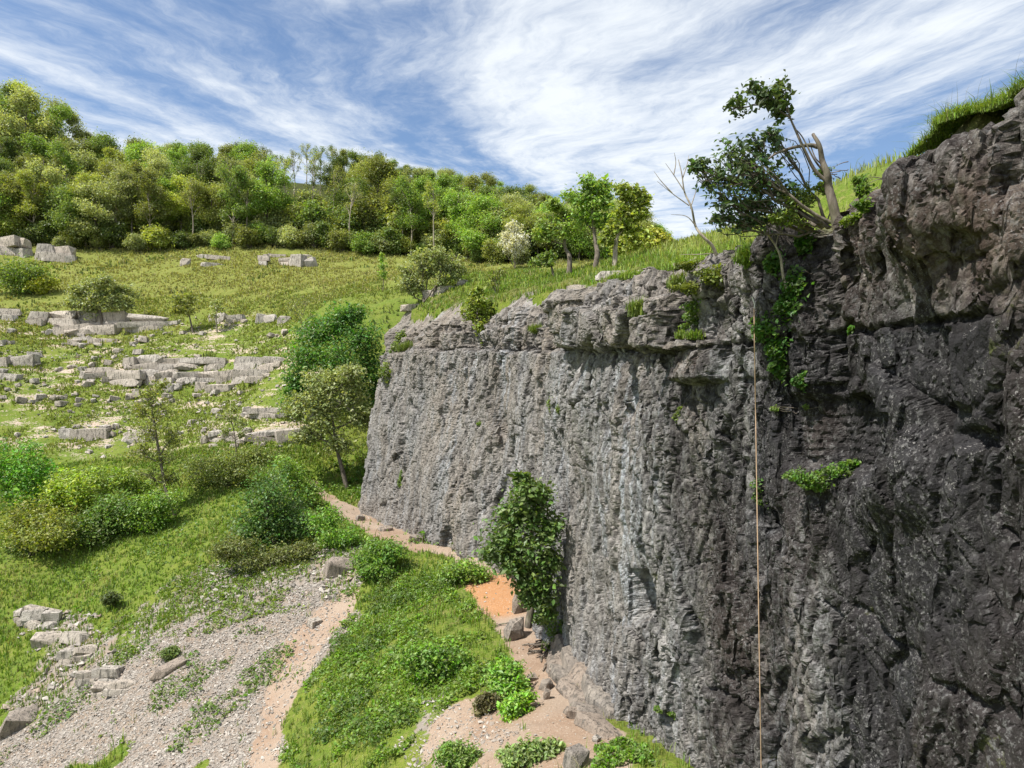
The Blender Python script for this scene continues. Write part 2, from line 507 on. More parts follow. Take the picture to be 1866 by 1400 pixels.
def ground_material():
    t = NT('hillside ground')
    p = t.pos()
    scr, drt, slp, mea = (t.attr(a) for a in ('scree', 'dirt', 'slope', 'meadow'))
    n1 = t.noise(p, 0.35, 5); n2 = t.noise(p, 1.6, 6, 0.6); n3 = t.noise(p, 6.0, 6, 0.65); n4 = t.noise(p, 22, 4, 0.6)
    grass = t.mix(t.ramp(n1, 0.35, 0.65), (0.105, 0.168, 0.016), (0.155, 0.188, 0.028))
    grass = t.mix(t.ramp(n2, 0.42, 0.7), grass, (0.070, 0.120, 0.016))
    grass = t.mix(t.ramp(n3, 0.48, 0.70, 0, 0.8), grass, (0.215, 0.195, 0.075))
    med = t.mix(t.ramp(n2, 0.3, 0.7), (0.200, 0.205, 0.050), (0.145, 0.175, 0.034))
    med = t.mix(t.ramp(n3, 0.5, 0.75, 0, 0.6), med, (0.30, 0.26, 0.12))
    grass = t.mix(mea, grass, med)
    n5 = t.noise(p, 55, 3, 0.7)
    grass = t.mix(t.ramp(n4, 0.45, 0.62, 0, 0.75), grass, (0.060, 0.095, 0.014))
    grass = t.mix(t.ramp(n5, 0.50, 0.66, 0, 0.55), grass, (0.21, 0.20, 0.07))
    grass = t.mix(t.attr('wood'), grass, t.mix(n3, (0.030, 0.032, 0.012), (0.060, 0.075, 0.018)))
    # bare soil and broken limestone showing through on the quarried slope
    soil = t.mix(n3, (0.235, 0.135, 0.082), (0.38, 0.27, 0.19))
    sz = t.scaled(p, (0.25, 0.25, 1.6))
    lay = t.noise(sz, 1.0, 5, 0.6)
    bare = t.math('MULTIPLY', t.ramp(t.math('ADD', t.math('MULTIPLY', lay, 0.65), t.math('MULTIPLY', n3, 0.4)), 0.535, 0.60), slp)
    stony = t.mix(t.ramp(n4, 0.4, 0.6), soil, (0.47, 0.43, 0.38))
    col = t.mix(bare, grass, stony)
    # scree of pale flakes
    v = t.voro(p, 9.0)
    st = t.mix(v.outputs['Color'], (0.17, 0.15, 0.13), (0.31, 0.28, 0.25))
    st = t.mix(t.ramp(n2, 0.38, 0.65, 0, 0.8), st, (0.24, 0.185, 0.14))
    edge = t.ramp(t.math('ADD', scr, t.math('MULTIPLY', t.math('SUBTRACT', t.noise(p, 0.9, 6, 0.65), 0.5), 2.2)), 0.45, 0.60)
    col = t.mix(edge, col, st)
    # trodden earth
    ea = t.mix(n3, (0.225, 0.150, 0.102), (0.315, 0.230, 0.170))
    ea = t.mix(t.ramp(n1, 0.40, 0.58), ea, (0.31, 0.24, 0.185))
    ea = t.mix(t.attr('clay'), ea, t.mix(n3, (0.33, 0.155, 0.065), (0.40, 0.23, 0.12)))
    ea = t.mix(t.ramp(n4, 0.58, 0.72), ea, (0.50, 0.44, 0.37))
    ed = t.ramp(t.math('ADD', drt, t.math('MULTIPLY', t.math('SUBTRACT', n3, 0.5), 0.9)), 0.40, 0.62)
    col = t.mix(ed, col, ea)
    h = t.math('ADD', t.math('MULTIPLY', n3, 0.6), t.math('MULTIPLY', n4, 0.4))
    return t.finish(col, 0.95, t.bump(h, 0.9, 0.09), 0.1)

ny, nx = GX.shape
idx = np.arange(nx * ny).reshape(ny, nx)
quads = np.stack([idx[:-1, :-1], idx[:-1, 1:], idx[1:, 1:], idx[1:, :-1]], -1).reshape(-1, 4)
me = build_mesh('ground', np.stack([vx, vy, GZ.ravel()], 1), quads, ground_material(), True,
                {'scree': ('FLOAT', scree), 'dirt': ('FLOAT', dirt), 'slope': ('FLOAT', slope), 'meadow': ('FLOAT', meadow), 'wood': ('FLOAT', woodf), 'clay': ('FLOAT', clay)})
tag(link('ground', me), kind='structure')

# ------------------------------------------------------------------ the cliff
def facet3(x, y, z, seed):
    """three-dimensional cells: random height, tilt and border distance per cell"""
    ix, iy, iz = np.floor(x), np.floor(y), np.floor(z)
    f1 = np.full(x.shape, 9e9, np.float32); f2 = f1.copy()
    bx, by, bz = np.zeros_like(x), np.zeros_like(x), np.zeros_like(x)
    cx, cy, cz = np.zeros_like(x), np.zeros_like(x), np.zeros_like(x)
    for dx in (-1, 0, 1):
        for dy in (-1, 0, 1):
            for dz in (-1, 0, 1):
                jx, jy, jz = ix + dx, iy + dy, iz + dz
                r = _h(jx, jy, jz, seed)
                px = jx + r
                py = jy + (r * 57.31) % 1.0
                pz = jz + (r * 911.7) % 1.0
                d = (x - px) ** 2 + (y - py) ** 2 + (z - pz) ** 2
                near = d < f1
                f2 = np.where(near, f1, np.minimum(f2, d))
                bx[near], by[near], bz[near] = jx[near], jy[near], jz[near]
                cx[near], cy[near], cz[near] = px[near], py[near], pz[near]
                f1 = np.where(near, d, f1)
    h = _h(bx, by, bz, seed + 1) * 2 - 1
    ta = _h(bx, by, bz, seed + 2) * 2 - 1
    tb = _h(bx, by, bz, seed + 3) * 2 - 1
    return h, 1.15 * ta * (x - cx) + 0.40 * tb * (z - cz), np.sqrt(f2) - np.sqrt(f1)

def cliff_mesh():
    dist = np.hypot(curve[:, 0], curve[:, 1])
    vis = (curve[:, 1] > 4.5)
    step = np.where(vis, np.clip(dist / 470.0, 0.014, 0.10), 0.12)
    step[i_corner + 12:] = 0.2
    cum = np.concatenate([[0], np.cumsum(np.diff(cs) / (0.5 * (step[1:] + step[:-1])))])
    ns = int(cum[-1])
    s1 = np.interp(np.arange(ns), cum, cs)
    cxy = np.stack([np.interp(s1, cs, curve[:, 0]), np.interp(s1, cs, curve[:, 1])], 1)
    ta = np.gradient(cxy, axis=0)
    for _ in range(3):
        ta[1:-1] = (ta[:-2] + ta[1:-1] * 2 + ta[2:]) / 4
    ta /= np.linalg.norm(ta, axis=1)[:, None]
    nrm = np.stack([-ta[:, 1], ta[:, 0]], 1)
    zt = rim_at(s1) + 0.16 * facet2(s1 / 0.9, s1 * 0, 5)[0] + 0.02 * facet2(s1 / 0.3, s1 * 0, 6)[0]
    base_xy = cxy + nrm * 0.6
    zb = H_low(base_xy[:, 0], base_xy[:, 1]) - 0.9
    NV = 470
    vv = np.linspace(0, 1, NV)
    S = np.repeat(s1[:, None], NV, 1)
    Z = zb[:, None] + (zt - zb)[:, None] * vv[None, :]
    ZT = np.repeat(zt[:, None], NV, 1)
    # bedding plane that dips towards the camera
    bed_pts = sorted([face_at(a, b) for a, b in ((1866, 583), (1700, 588), (1500, 602), (1300, 628), (1240, 632), (1100, 640), (1020, 632), (980, 640), (860, 636), (720, 640))])
    bs, bz = np.array(bed_pts).T
    bed = np.interp(s1, bs, bz)[:, None]
    bed = bed + 0.05 * fbm2(S * 0.9, S * 0, 71, 3) + 0.10 * facet2(S / 1.25, S * 0, 73)[0] * smooth(s_at(1310), s_at(1230), S)
    def sp(px):
        return s_at(px)
    def band(a, b, soft=0.15):
        a, b = sorted((sp(a), sp(b)))
        soft = max(soft, 0.14)
        return smooth(a - soft, a + soft, S) * (1 - smooth(b - soft, b + soft, S))
    def rise(z0, soft=0.05):
        return smooth(-soft, soft, Z - z0)
    wpx = 0.35 * fbm2(S * 0.8, Z * 0.6, 91, 3)
    Sw, Zw = S + wpx, Z + 0.35 * fbm2(S * 0.8 + 31, Z * 0.7, 95, 3)
    far = smooth(sp(1060), sp(960) , S)
    D = np.zeros_like(S)
    D += (0.02 + 0.115 * far) * np.maximum(ZT - Z - 1.0, 0)           # batter of the far wall
    D += (0.28 + 0.2 * far) * fbm2(Sw * 0.22, Z * 0.12, 101, 3) + 0.22 * fbm2(Sw * 0.75, Z * 0.22, 103, 3)   # bays and ribs
    D += 0.15 * fbm2(Sw * 2.4, Z * 0.26, 107, 4) + 0.06 * fbm2(S * 6.5 + 0.3 * Z, Z * 0.6, 109, 3)
    # fractured facets, coarse; finer ones follow in three dimensions below
    rough_mod = 0.65 + 0.6 * smooth(-0.4, 0.4, fbm2(S * 0.3, Z * 0.3, 111, 3))
    shear = 0.25
    CR = np.zeros_like(S)                                             # open joints, later darkened in the rock colour
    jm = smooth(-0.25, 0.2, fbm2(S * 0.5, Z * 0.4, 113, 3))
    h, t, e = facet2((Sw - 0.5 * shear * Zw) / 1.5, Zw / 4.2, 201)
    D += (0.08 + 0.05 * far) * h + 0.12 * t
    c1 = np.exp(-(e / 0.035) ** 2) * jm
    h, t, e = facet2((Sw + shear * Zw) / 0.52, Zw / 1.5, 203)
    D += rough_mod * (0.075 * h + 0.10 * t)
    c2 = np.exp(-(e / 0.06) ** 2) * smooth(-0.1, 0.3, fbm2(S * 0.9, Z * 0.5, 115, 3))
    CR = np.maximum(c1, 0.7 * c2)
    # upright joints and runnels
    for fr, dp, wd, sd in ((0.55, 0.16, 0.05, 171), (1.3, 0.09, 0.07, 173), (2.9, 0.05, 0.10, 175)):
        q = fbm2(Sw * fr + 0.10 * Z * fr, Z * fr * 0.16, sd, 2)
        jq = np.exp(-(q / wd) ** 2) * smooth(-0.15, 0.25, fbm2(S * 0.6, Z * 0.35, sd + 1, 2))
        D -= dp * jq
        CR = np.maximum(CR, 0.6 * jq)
    # upper beds: overhanging block course in the middle, stepped-back ledges at the far end
    up = rise(bed)
    blk = 0.5 + 0.5 * facet2(S / 1.3, S * 0, 301)[0]
    D += up * band(1012, 1238, 0.12) * (0.10 + 0.45 * blk)
    under = np.exp(-np.maximum(bed - Z, 0) / 0.5) * (Z < bed)
    D -= under * band(1012, 1300, 0.3) * 0.28
    D -= up * band(700, 1005, 0.2) * (0.18 + 0.42 * blk)
    mid = bed + 0.55 * (ZT - bed)
    D -= rise(mid) * band(700, 1005, 0.2) * (0.15 + 0.35 * (1 - blk))
    D -= rise(bed + 0.62 * (ZT - bed)) * band(1050, 1240, 0.2) * (0.35 + 0.4 * blk)
    D += band(1240, 1312, 0.1) * rise(face_at(1275, 695)[1], 0.06) * (1 - rise(face_at(1275, 625)[1], 0.04)) * 0.42
    # joint along the bedding plane and others above
    def crack(z0, depth, width, a, b):
        return depth * np.exp(-((Z - z0) / width) ** 2) * band(a, b, 0.2)
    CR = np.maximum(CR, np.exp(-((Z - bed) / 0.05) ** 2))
    hb, tb, eb = facet2(S / 1.05 + 3, (Z - bed) / 0.62, 303)
    D += up * (band(700, 1310, 0.2) + 0.4 * band(1310, 1480, 0.2)) * (0.15 * hb + 0.08 * tb - 0.12 * np.exp(-(eb / 0.05) ** 2))
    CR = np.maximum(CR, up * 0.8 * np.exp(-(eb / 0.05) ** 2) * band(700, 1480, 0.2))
    D -= crack(bed, 0.30, 0.06, 700, 1235) + crack(bed, 0.12, 0.022, 1235, 1870)
    z2 = np.interp(s1, *np.array(sorted([face_at(a, b) for a, b in ((1866, 467), (1790, 470), (1730, 492), (1640, 520))])).T)[:, None] + 0.03 * fbm2(S * 2, S * 0, 131, 3)
    D -= crack(z2, 0.12, 0.02, 1730, 1870)
    z3p = np.array(sorted([face_at(a, b) for a, b in ((1866, 228), (1790, 243), (1690, 262), (1600, 300), (1560, 330))])).T
    z3 = np.interp(s1, *z3p)[:, None] + 0.03 * fbm2(S * 2, S * 0, 133, 3)
    D -= crack(z3, 0.18, 0.03, 1560, 1870) + rise(z3, 0.06) * band(1600, 1870, 0.1) * 0.22
    for zz in (0.45, 1.35, 2.2, 3.1):
        za = bed - zz + 0.25 * fbm2(S * 0.25, S * 0 + zz, 141, 2)
        D -= 0.05 * np.exp(-((Z - za) / 0.03) ** 2) * smooth(0.05, 0.3, fbm2(S * 0.5, S * 0 + zz * 3, 143, 2))
    # named features: (column, row, half width m, half height m, depth, edge)
    def blob(px, py, rs, rz, a, sharp_below=0.0):
        s0, z0 = face_at(px, py)
        q = ((Sw - s0) / rs) ** 2 + ((Zw - z0) / rz) ** 2
        g = np.exp(-q * q)
        if sharp_below:
            g = g * rise(z0 - sharp_below + 0.5 * np.abs(S - s0) , 0.06)
        return a * g
    D += blob(1058, 765, 0.9, 1.5, 0.34)
    D -= band(1148, 1176, 0.08) * rise(face_at(1160, 1130)[1], 0.3) * (1 - rise(face_at(1160, 1042)[1], 0.05)) * 0.75
    D -= band(1318, 1345, 0.07) * (1 - rise(face_at(1330, 1160)[1], 0.2)) * (0.25 + 0.25 * fbm2(S * 3, Z * 2, 151, 2))
    D -= band(1376, 1398, 0.05) * rise(face_at(1387, 975)[1], 0.05) * (1 - rise(face_at(1387, 930)[1], 0.04)) * 0.35
    D -= band(1455, 1492, 0.10) * rise(face_at(1470, 715)[1], 0.1) * 0.42                     # corner where the ivy hangs
    D += band(1492, 1600, 0.1) * rise(face_at(1540, 480)[1], 0.12) * (1 - rise(face_at(1540, 340)[1], 0.1)) * 0.06
    nb = band(1408, 1610, 0.06)
    D -= nb * rise(face_at(1500, 865)[1], 0.10) * (1 - rise(face_at(1500, 722)[1] , 0.05)) * 0.26
    for k in range(6):
        zz = face_at(1500, 760 + 17 * k)[1]
        D -= nb * 0.045 * np.exp(-((Z - zz - 0.03 * fbm2(S * 3, S * 0 + k, 161, 2)) / 0.018) ** 2)
    D -= blob(1815, 800, 0.3, 0.12, 0.2) + blob(1760, 760, 0.35, 0.2, 0.14) + blob(1660, 420, 0.4, 0.25, 0.10)
    D += blob(1690, 350, 0.8, 0.55, 0.30) + blob(1640, 900, 0.9, 0.5, 0.18)
    D -= 0.10 * np.exp(-((Z - np.interp(s1, *np.array(sorted([face_at(a, b) for a, b in ((1480, 1080), (1600, 1180), (1700, 1230), (1866, 1290))])).T)[:, None]) / 0.05) ** 2) * band(1480, 1866, 0.3)
    # far wall cleft and rounded top edge
    D -= blob(925, 830, 0.35, 2.2, 0.35) + blob(940, 780, 0.25, 1.0, 0.25)
    topr = smooth(0, 1, (Z - ZT + 0.55) / 0.55)
    D -= topr ** 2 * (0.25 + 0.45 * band(1500, 2000, 0.4))
    near_over = band(1250, 1900, 1.0)
    D -= near_over * 0.06 * np.maximum(-Z, 0)                                                 # near wall leans out a little
    D -= 0.13 * c1 + 0.06 * c2
    for k in range(1):
        D[1:-1] = (D[:-2] + 2 * D[1:-1] + D[2:]) / 4
    D[:, 1:-1] = (D[:, :-2] + 2 * D[:, 1:-1] + D[:, 2:]) / 4
    D0 = D
    X = cxy[:, 0:1] + nrm[:, 0:1] * D
    Y = cxy[:, 1:2] + nrm[:, 1:2] * D
    # cap running back from the rim and diving under the turf
    NC = 26
    uu = np.linspace(0, 1, NC + 1)[1:] ** 1.3
    inward = np.minimum(D[:, -1:], 0.3) - 2.4 * uu[None, :]
    SX, CU = np.repeat(s1[:, None], NC, 1), np.repeat(uu[None, :], ns, 0)
    XC = cxy[:, 0:1] + nrm[:, 0:1] * (D[:, -1:] - 2.4 * uu[None, :])
    YC = cxy[:, 1:2] + nrm[:, 1:2] * (D[:, -1:] - 2.4 * uu[None, :])
    ht = H_top(XC, YC)
    fz = 0.10 * facet2(XC / 0.8, YC / 0.8, 401)[0] + 0.05 * facet2(XC / 0.3, YC / 0.3, 403)[0]
    ZC = zt[:, None] * (1 - smooth(0, 0.45, CU)) + (ht + 0.08) * smooth(0, 0.45, CU) + fz * smooth(0, 0.15, CU) - 0.35 * smooth(0.7, 1.0, CU)
    X, Y, Z2 = np.hstack([X, XC]), np.hstack([Y, YC]), np.hstack([Z, ZC])
    n2 = NV + NC
    # second pass: chips, ribs and pits cut along the true surface direction
    Pm = np.stack([X, Y, Z2], -1)
    du, dv = np.gradient(Pm, axis=0), np.gradient(Pm, axis=1)
    N = np.cross(dv, du)
    N /= np.linalg.norm(N, axis=2)[..., None] + 1e-9
    side = np.sign((N[..., 0] * nrm[:, 0:1] + N[..., 1] * nrm[:, 1:2]).mean())
    N *= side
    rm = np.hstack([rough_mod, np.full((ns, NC), 0.8)])
    fx, fy, fz3 = X.ravel(), Y.ravel(), Z2.ravel()
    wq = 0.05 * fbm2(fx * 1.3 + fy * 1.1, fz3 * 0.9, 601, 3)
    along_s = fx * 0.25 - fy + wq                                  # roughly along the wall
    E = np.zeros_like(fx)
    for sc, st, sh, a1, a2, sd in ((0.36, 2.6, 0.22, 0.045, 0.105, 611), (0.19, 2.5, -0.25, 0.024, 0.060, 613), (0.10, 2.4, 0.35, 0.012, 0.034, 615)):
        h, t, e = facet3(along_s / sc + sh * fz3 / sc, fx / sc * 0.9, fz3 / (sc * st), sd)
        E += a1 * h + a2 * t - 0.25 * a2 * (1 - smooth(0.0, 0.10, e))
    E *= rm.ravel()
    E += 0.022 * fbm2(along_s * 8, fz3 * 1.5, 621, 4)
    E = E.reshape(X.shape)
    E[:, NV - 14:] *= 0.45
    X, Y, Z2 = X + N[..., 0] * E, Y + N[..., 1] * E, Z2 + N[..., 2] * E * 0.8
    S2 = np.repeat(s1[:, None], n2, 1)
    # weathering: R black algae stain, G brown/tan stain, B pale-blue clean limestone
    ld = np.interp(S2, [sp(1866), sp(1650), sp(1450), sp(1330), sp(1200), sp(1080), sp(1000), sp(960), sp(715)][::1],
                   [1.0, 0.97, 0.92, 0.78, 0.48, 0.30, 0.24, 0.08, 0.0]) if sp(1866) < sp(715) else None
    q = fbm2(S2 * 0.6, Z2 * 0.22, 501, 4)
    drip = fbm2(S2 * 2.2, Z2 * 0.10, 503, 4)
    dark = np.clip(ld + 0.35 * q * (0.3 + ld) + 0.30 * drip * (0.4 + 0.6 * ld), 0, 1)
    ub = np.hstack([up, np.ones((ns, NC))])
    dark = dark * (1 - 0.22 * ub)
    def gaus(px, py, rs, rz):
        s0, z0 = face_at(px, py)
        return np.exp(-((S2 - s0) / rs) ** 2 - ((Z2 - z0) / rz) ** 2)
    tan = np.clip(0.30 + 0.6 * fbm2(S2 * 0.5, Z2 * 0.25, 507, 4) + 0.30 * ub + 0.30 * smooth(sp(1020), sp(950), S2), 0, 1)
    tan = np.clip(tan + 0.9 * gaus(1800, 430, 0.8, 0.5) + 0.8 * gaus(1280, 655, 0.5, 0.35) + 0.5 * gaus(1540, 400, 0.5, 0.7) + 0.5 * gaus(1440, 780, 0.25, 0.5)
                  + 0.5 * gaus(1270, 760, 0.4, 0.8) - 0.2, 0, 1)
    blue = np.clip(0.1 + 0.9 * fbm2(S2 * 0.9, Z2 * 0.10, 511, 4) + 0.7 * gaus(1150, 850, 2.2, 3.0) - 0.25 * ub, 0, 1)
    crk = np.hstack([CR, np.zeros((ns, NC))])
    turf = np.zeros_like(S2)
    tm = np.where(SX < s_at(1515), 1.0, 0.55)
    turf[:, NV:] = smooth(0.12, 0.26, CU * tm + 0.14 * fbm2(SX * 1.6, CU * 2, 521, 3))
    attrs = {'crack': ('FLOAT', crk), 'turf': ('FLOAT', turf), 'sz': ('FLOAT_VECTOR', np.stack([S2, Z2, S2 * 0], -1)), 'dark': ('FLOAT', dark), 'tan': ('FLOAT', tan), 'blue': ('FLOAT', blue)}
    idx = np.arange(ns * n2).reshape(ns, n2)
    qd = np.stack([idx[:-1, :-1], idx[:-1, 1:], idx[1:, 1:], idx[1:, :-1]], -1).reshape(-1, 4)[:, ::-1]
    return np.stack([X, Y, Z2], -1).reshape(-1, 3), qd, attrs, (s1, D0 + E[:, :NV], Z, cxy, nrm)

def cliff_material():
    t = NT('weathered limestone cliff')
    p = t.pos()
    sz = t.attr('sz', 'Vector')
    dk, tn, bl = t.attr('dark'), t.attr('tan'), t.attr('blue')
    streak = t.noise(t.scaled(sz, (5.0, 0.55, 1)), 1.0, 6, 0.65, 0.0)
    streak2 = t.noise(t.scaled(sz, (16, 2.2, 1)), 1.0, 5, 0.65, 0.0)
    rotn = t.new('ShaderNodeVectorRotate', rotation_type='Z_AXIS')
    t.put(rotn.inputs['Vector'], sz); rotn.inputs['Angle'].default_value = 0.5
    grain = t.noise(t.scaled(rotn.outputs[0], (26, 4.0, 1)), 1.0, 5, 0.7, 0.0)
    m1 = t.noise(p, 2.2, 6, 0.62); m2 = t.noise(p, 9.0, 6, 0.68); m3 = t.noise(p, 38, 5, 0.65)
    jit = t.new('ShaderNodeVectorMath', operation='ADD')
    t.put(jit.inputs[0], t.scaled(p, (1.0, 1.0, 0.55)))
    t.put(jit.inputs[1], t.scaled(t.new('ShaderNodeTexNoise').outputs['Color'], (0.0, 0.0, 0.0)))
    chip = t.voro(jit.outputs[0], 13)
    chip2 = t.voro(jit.outputs[0], 29)
    base = t.mix(t.ramp(m1, 0.3, 0.7), (0.172, 0.167, 0.163), (0.325, 0.312, 0.300))
    base = t.mix(tn, base, t.mix(m2, (0.215, 0.175, 0.140), (0.38, 0.325, 0.268)))
    sfine = t.noise(t.scaled(sz, (11, 0.9, 1)), 1.0, 6, 0.7)
    swide = t.noise(t.scaled(sz, (2.3, 0.22, 1)), 1.0, 5, 0.6)
    wash = t.ramp(t.math('ADD', t.math('MULTIPLY', swide, 0.55), t.math('MULTIPLY', sfine, 0.5)), 0.50, 0.62)
    base = t.mix(t.math('MULTIPLY', wash, t.math('ADD', t.math('MULTIPLY', bl, 0.75), 0.27)), base, (0.41, 0.435, 0.47))
    drip = t.ramp(t.math('ADD', t.math('MULTIPLY', t.noise(t.scaled(sz, (3.4, 0.20, 7)), 1.0, 6, 0.62), 0.6), t.math('MULTIPLY', sfine, 0.4)), 0.53, 0.66)
    base = t.mix(t.math('MULTIPLY', drip, 0.64), base, (0.052, 0.050, 0.052))
    base = t.mix(t.ramp(t.math('ADD', t.math('MULTIPLY', m2, 0.55), t.math('MULTIPLY', m3, 0.5)), 0.47, 0.60, 0, 0.7), base, (0.065, 0.062, 0.060), 'MIX')
    base = t.mix(t.ramp(m3, 0.56, 0.74, 0, 0.7), base, (0.46, 0.44, 0.415))
    base = t.mix(t.ramp(streak2, 0.56, 0.74, 0, 0.5), base, (0.36, 0.35, 0.34))
    # black algae film, broken by paler lichen flecks
    film = t.math('ADD', dk, t.math('MULTIPLY', t.math('SUBTRACT', streak, 0.5), 0.9))
    film = t.math('ADD', film, t.math('MULTIPLY', t.math('SUBTRACT', m2, 0.5), 0.9))
    film = t.ramp(film, 0.25, 0.95, 0, 0.93)
    dcol = t.mix(m1, (0.012, 0.012, 0.0145), (0.028, 0.0265, 0.029))
    dcol = t.mix(t.math('MULTIPLY', tn, 0.75), dcol, (0.062, 0.042, 0.033))
    col = t.mix(film, base, dcol)
    fl = t.math('MULTIPLY', t.ramp(m3, 0.57, 0.66), t.ramp(t.noise(t.scaled(p, (1, 1, 0.6)), 3.5, 5, 0.6), 0.47, 0.62))
    fl = t.math('MULTIPLY', fl, t.ramp(dk, 0.2, 0.7))
    col = t.mix(t.math('MULTIPLY', fl, 0.8), col, (0.30, 0.29, 0.28))
    fb = t.noise(t.scaled(p, (1, 1, 0.75)), 21, 5, 0.72)
    lich = t.math('MULTIPLY', t.ramp(fb, 0.52, 0.62), t.ramp(t.noise(p, 1.1, 4, 0.6), 0.34, 0.56))
    lich = t.math('MULTIPLY', lich, t.ramp(dk, 0.3, 0.8, 0, 0.75))
    col = t.mix(lich, col, t.mix(m3, (0.12, 0.12, 0.125), (0.25, 0.245, 0.24)))
    # ochre and moss touches
    col = t.mix(t.math('MULTIPLY', t.ramp(t.noise(p, 1.3, 4), 0.66, 0.75), t.ramp(m2, 0.5, 0.6, 0, 0.5)), col, (0.13, 0.15, 0.04))
    col = t.mix(t.math('MULTIPLY', t.attr('crack'), t.ramp(m2, 0.3, 0.6, 0.25, 0.85)), col, (0.022, 0.020, 0.019))  # rock colour goes near-black along the joints
    col = t.mix(t.attr('turf'), col, t.mix(m2, (0.10, 0.145, 0.022), (0.155, 0.125, 0.06)))
    h = t.math('ADD', t.math('MULTIPLY', m2, 0.6), t.math('MULTIPLY', m3, 0.35))
    h = t.math('ADD', h, t.math('MULTIPLY', streak2, 0.35))
    h = t.math('ADD', h, t.math('MULTIPLY', grain, 0.45))
    sepc = t.new('ShaderNodeSeparateColor'); t.put(sepc.inputs[0], chip.outputs['Color'])
    sepd = t.new('ShaderNodeSeparateColor'); t.put(sepd.inputs[0], chip2.outputs['Color'])
    hc = t.math('ADD', t.math('MULTIPLY', sepc.outputs[0], 0.6), t.math('MULTIPLY', sepd.outputs[0], 0.4))
    hc = t.math('SUBTRACT', hc, t.math('MULTIPLY', chip.outputs['Distance'], 0.7))
    b1 = t.bump(h, 1.0, 0.05)
    b2 = t.bump(hc, 0.8, 0.022, b1)
    return t.finish(col, 0.95, b2, 0.08)

cv, cf, cattr, cliff_info = cliff_mesh()
MAT_CLIFF = cliff_material()
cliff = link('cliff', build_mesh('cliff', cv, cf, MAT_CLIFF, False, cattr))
tag(cliff, kind='structure')
def on_face(px, py, lift=0.0):
    """point on the modelled cliff face at a photo column and row, with the outward direction"""
    s1, D, Z, cxy, nrm = cliff_info
    s, z = face_at(px, py)
    for _ in range(6):
        i = int(np.clip(np.searchsorted(s1, s), 1, len(s1) - 1))
        j = int(np.argmin(np.abs(Z[i] - z)))
        q = cxy[i] + nrm[i] * (D[i, j] + lift)
        px2, z = CX + F * q[0] / q[1], (HY - py) / F * q[1]
        s += (px2 - px) / F * q[1] * 0.9 * np.sign(1) if False else 0
        # slide along the face until the column agrees
        ds = (px - px2) / F * q[1] / (nrm[i] @ np.array([0, 0]) + (np.array([nrm[i][1], -nrm[i][0]]) @ np.array([1.0, -q[0] / q[1]])) + 1e-9)
        s = float(np.clip(s + np.clip(ds, -1.5, 1.5), 0.5, cs[-1] - 0.5))
    return np.array([q[0], q[1], z]), np.array([nrm[i][0], nrm[i][1], 0.0])
# ------------------------------------------------------------------ plant and stone materials
def leaf_material(name, trans=0.42, gloss=0.45, spec=0.35):
    t = NT(name)
    oi = t.new('ShaderNodeObjectInfo')
    ge = t.new('ShaderNodeNewGeometry')
    ri = ge.outputs['Random Per Island']
    col = t.mix(t.ramp(ri, 0.0, 1.0), oi.outputs['Color'], (0.5, 0.5, 0.5, 1), 'MIX')
    hsv = t.new('ShaderNodeHueSaturation')
    t.put(hsv.inputs['Color'], oi.outputs['Color'])
    t.put(hsv.inputs['Hue'], t.ramp(t.math('FRACT', t.math('MULTIPLY', ri, 7.31)), 0, 1, 0.478, 0.522))
    t.put(hsv.inputs['Saturation'], t.ramp(t.math('FRACT', t.math('MULTIPLY', ri, 3.7)), 0, 1, 0.75, 1.05))
    t.put(hsv.inputs['Value'], t.ramp(ri, 0, 1, 0.60, 1.40))
    c = hsv.outputs[0]
    t.finish(c, gloss, None, spec)
    tr = t.new('ShaderNodeBsdfTranslucent')
    t.put(tr.inputs['Color'], t.mix(1.0, c, (1.25, 1.2, 0.45, 1), 'MULTIPLY'))
    mx = t.new('ShaderNodeMixShader')
    mx.inputs[0].default_value = trans
    t.l.new(t.bsdf.outputs[0], mx.inputs[1]); t.l.new(tr.outputs[0], mx.inputs[2])
    t.l.new(mx.outputs[0], t.out.inputs[0])
    return t.m
MAT_LEAF = leaf_material('broad leaves')
MAT_GRASS = leaf_material('grass blades', 0.30, 0.6, 0.15)

def bark_material(name, a, b):
    t = NT(name)
    p = t.pos()
    n = t.noise(t.scaled(p, (1, 1, 0.35)), 14, 6, 0.65)
    c = t.mix(t.ramp(n, 0.3, 0.7), a, b)
    c = t.mix(t.ramp(t.noise(p, 3, 4), 0.5, 0.7, 0, 0.5), c, (0.12, 0.13, 0.07))
    return t.finish(c, 0.9, t.bump(n, 0.6, 0.02), 0.15)
MAT_BARK = bark_material('grey bark', (0.075, 0.060, 0.048), (0.21, 0.18, 0.15))
MAT_PALEBARK = bark_material('pale bark', (0.17, 0.145, 0.11), (0.40, 0.35, 0.28))

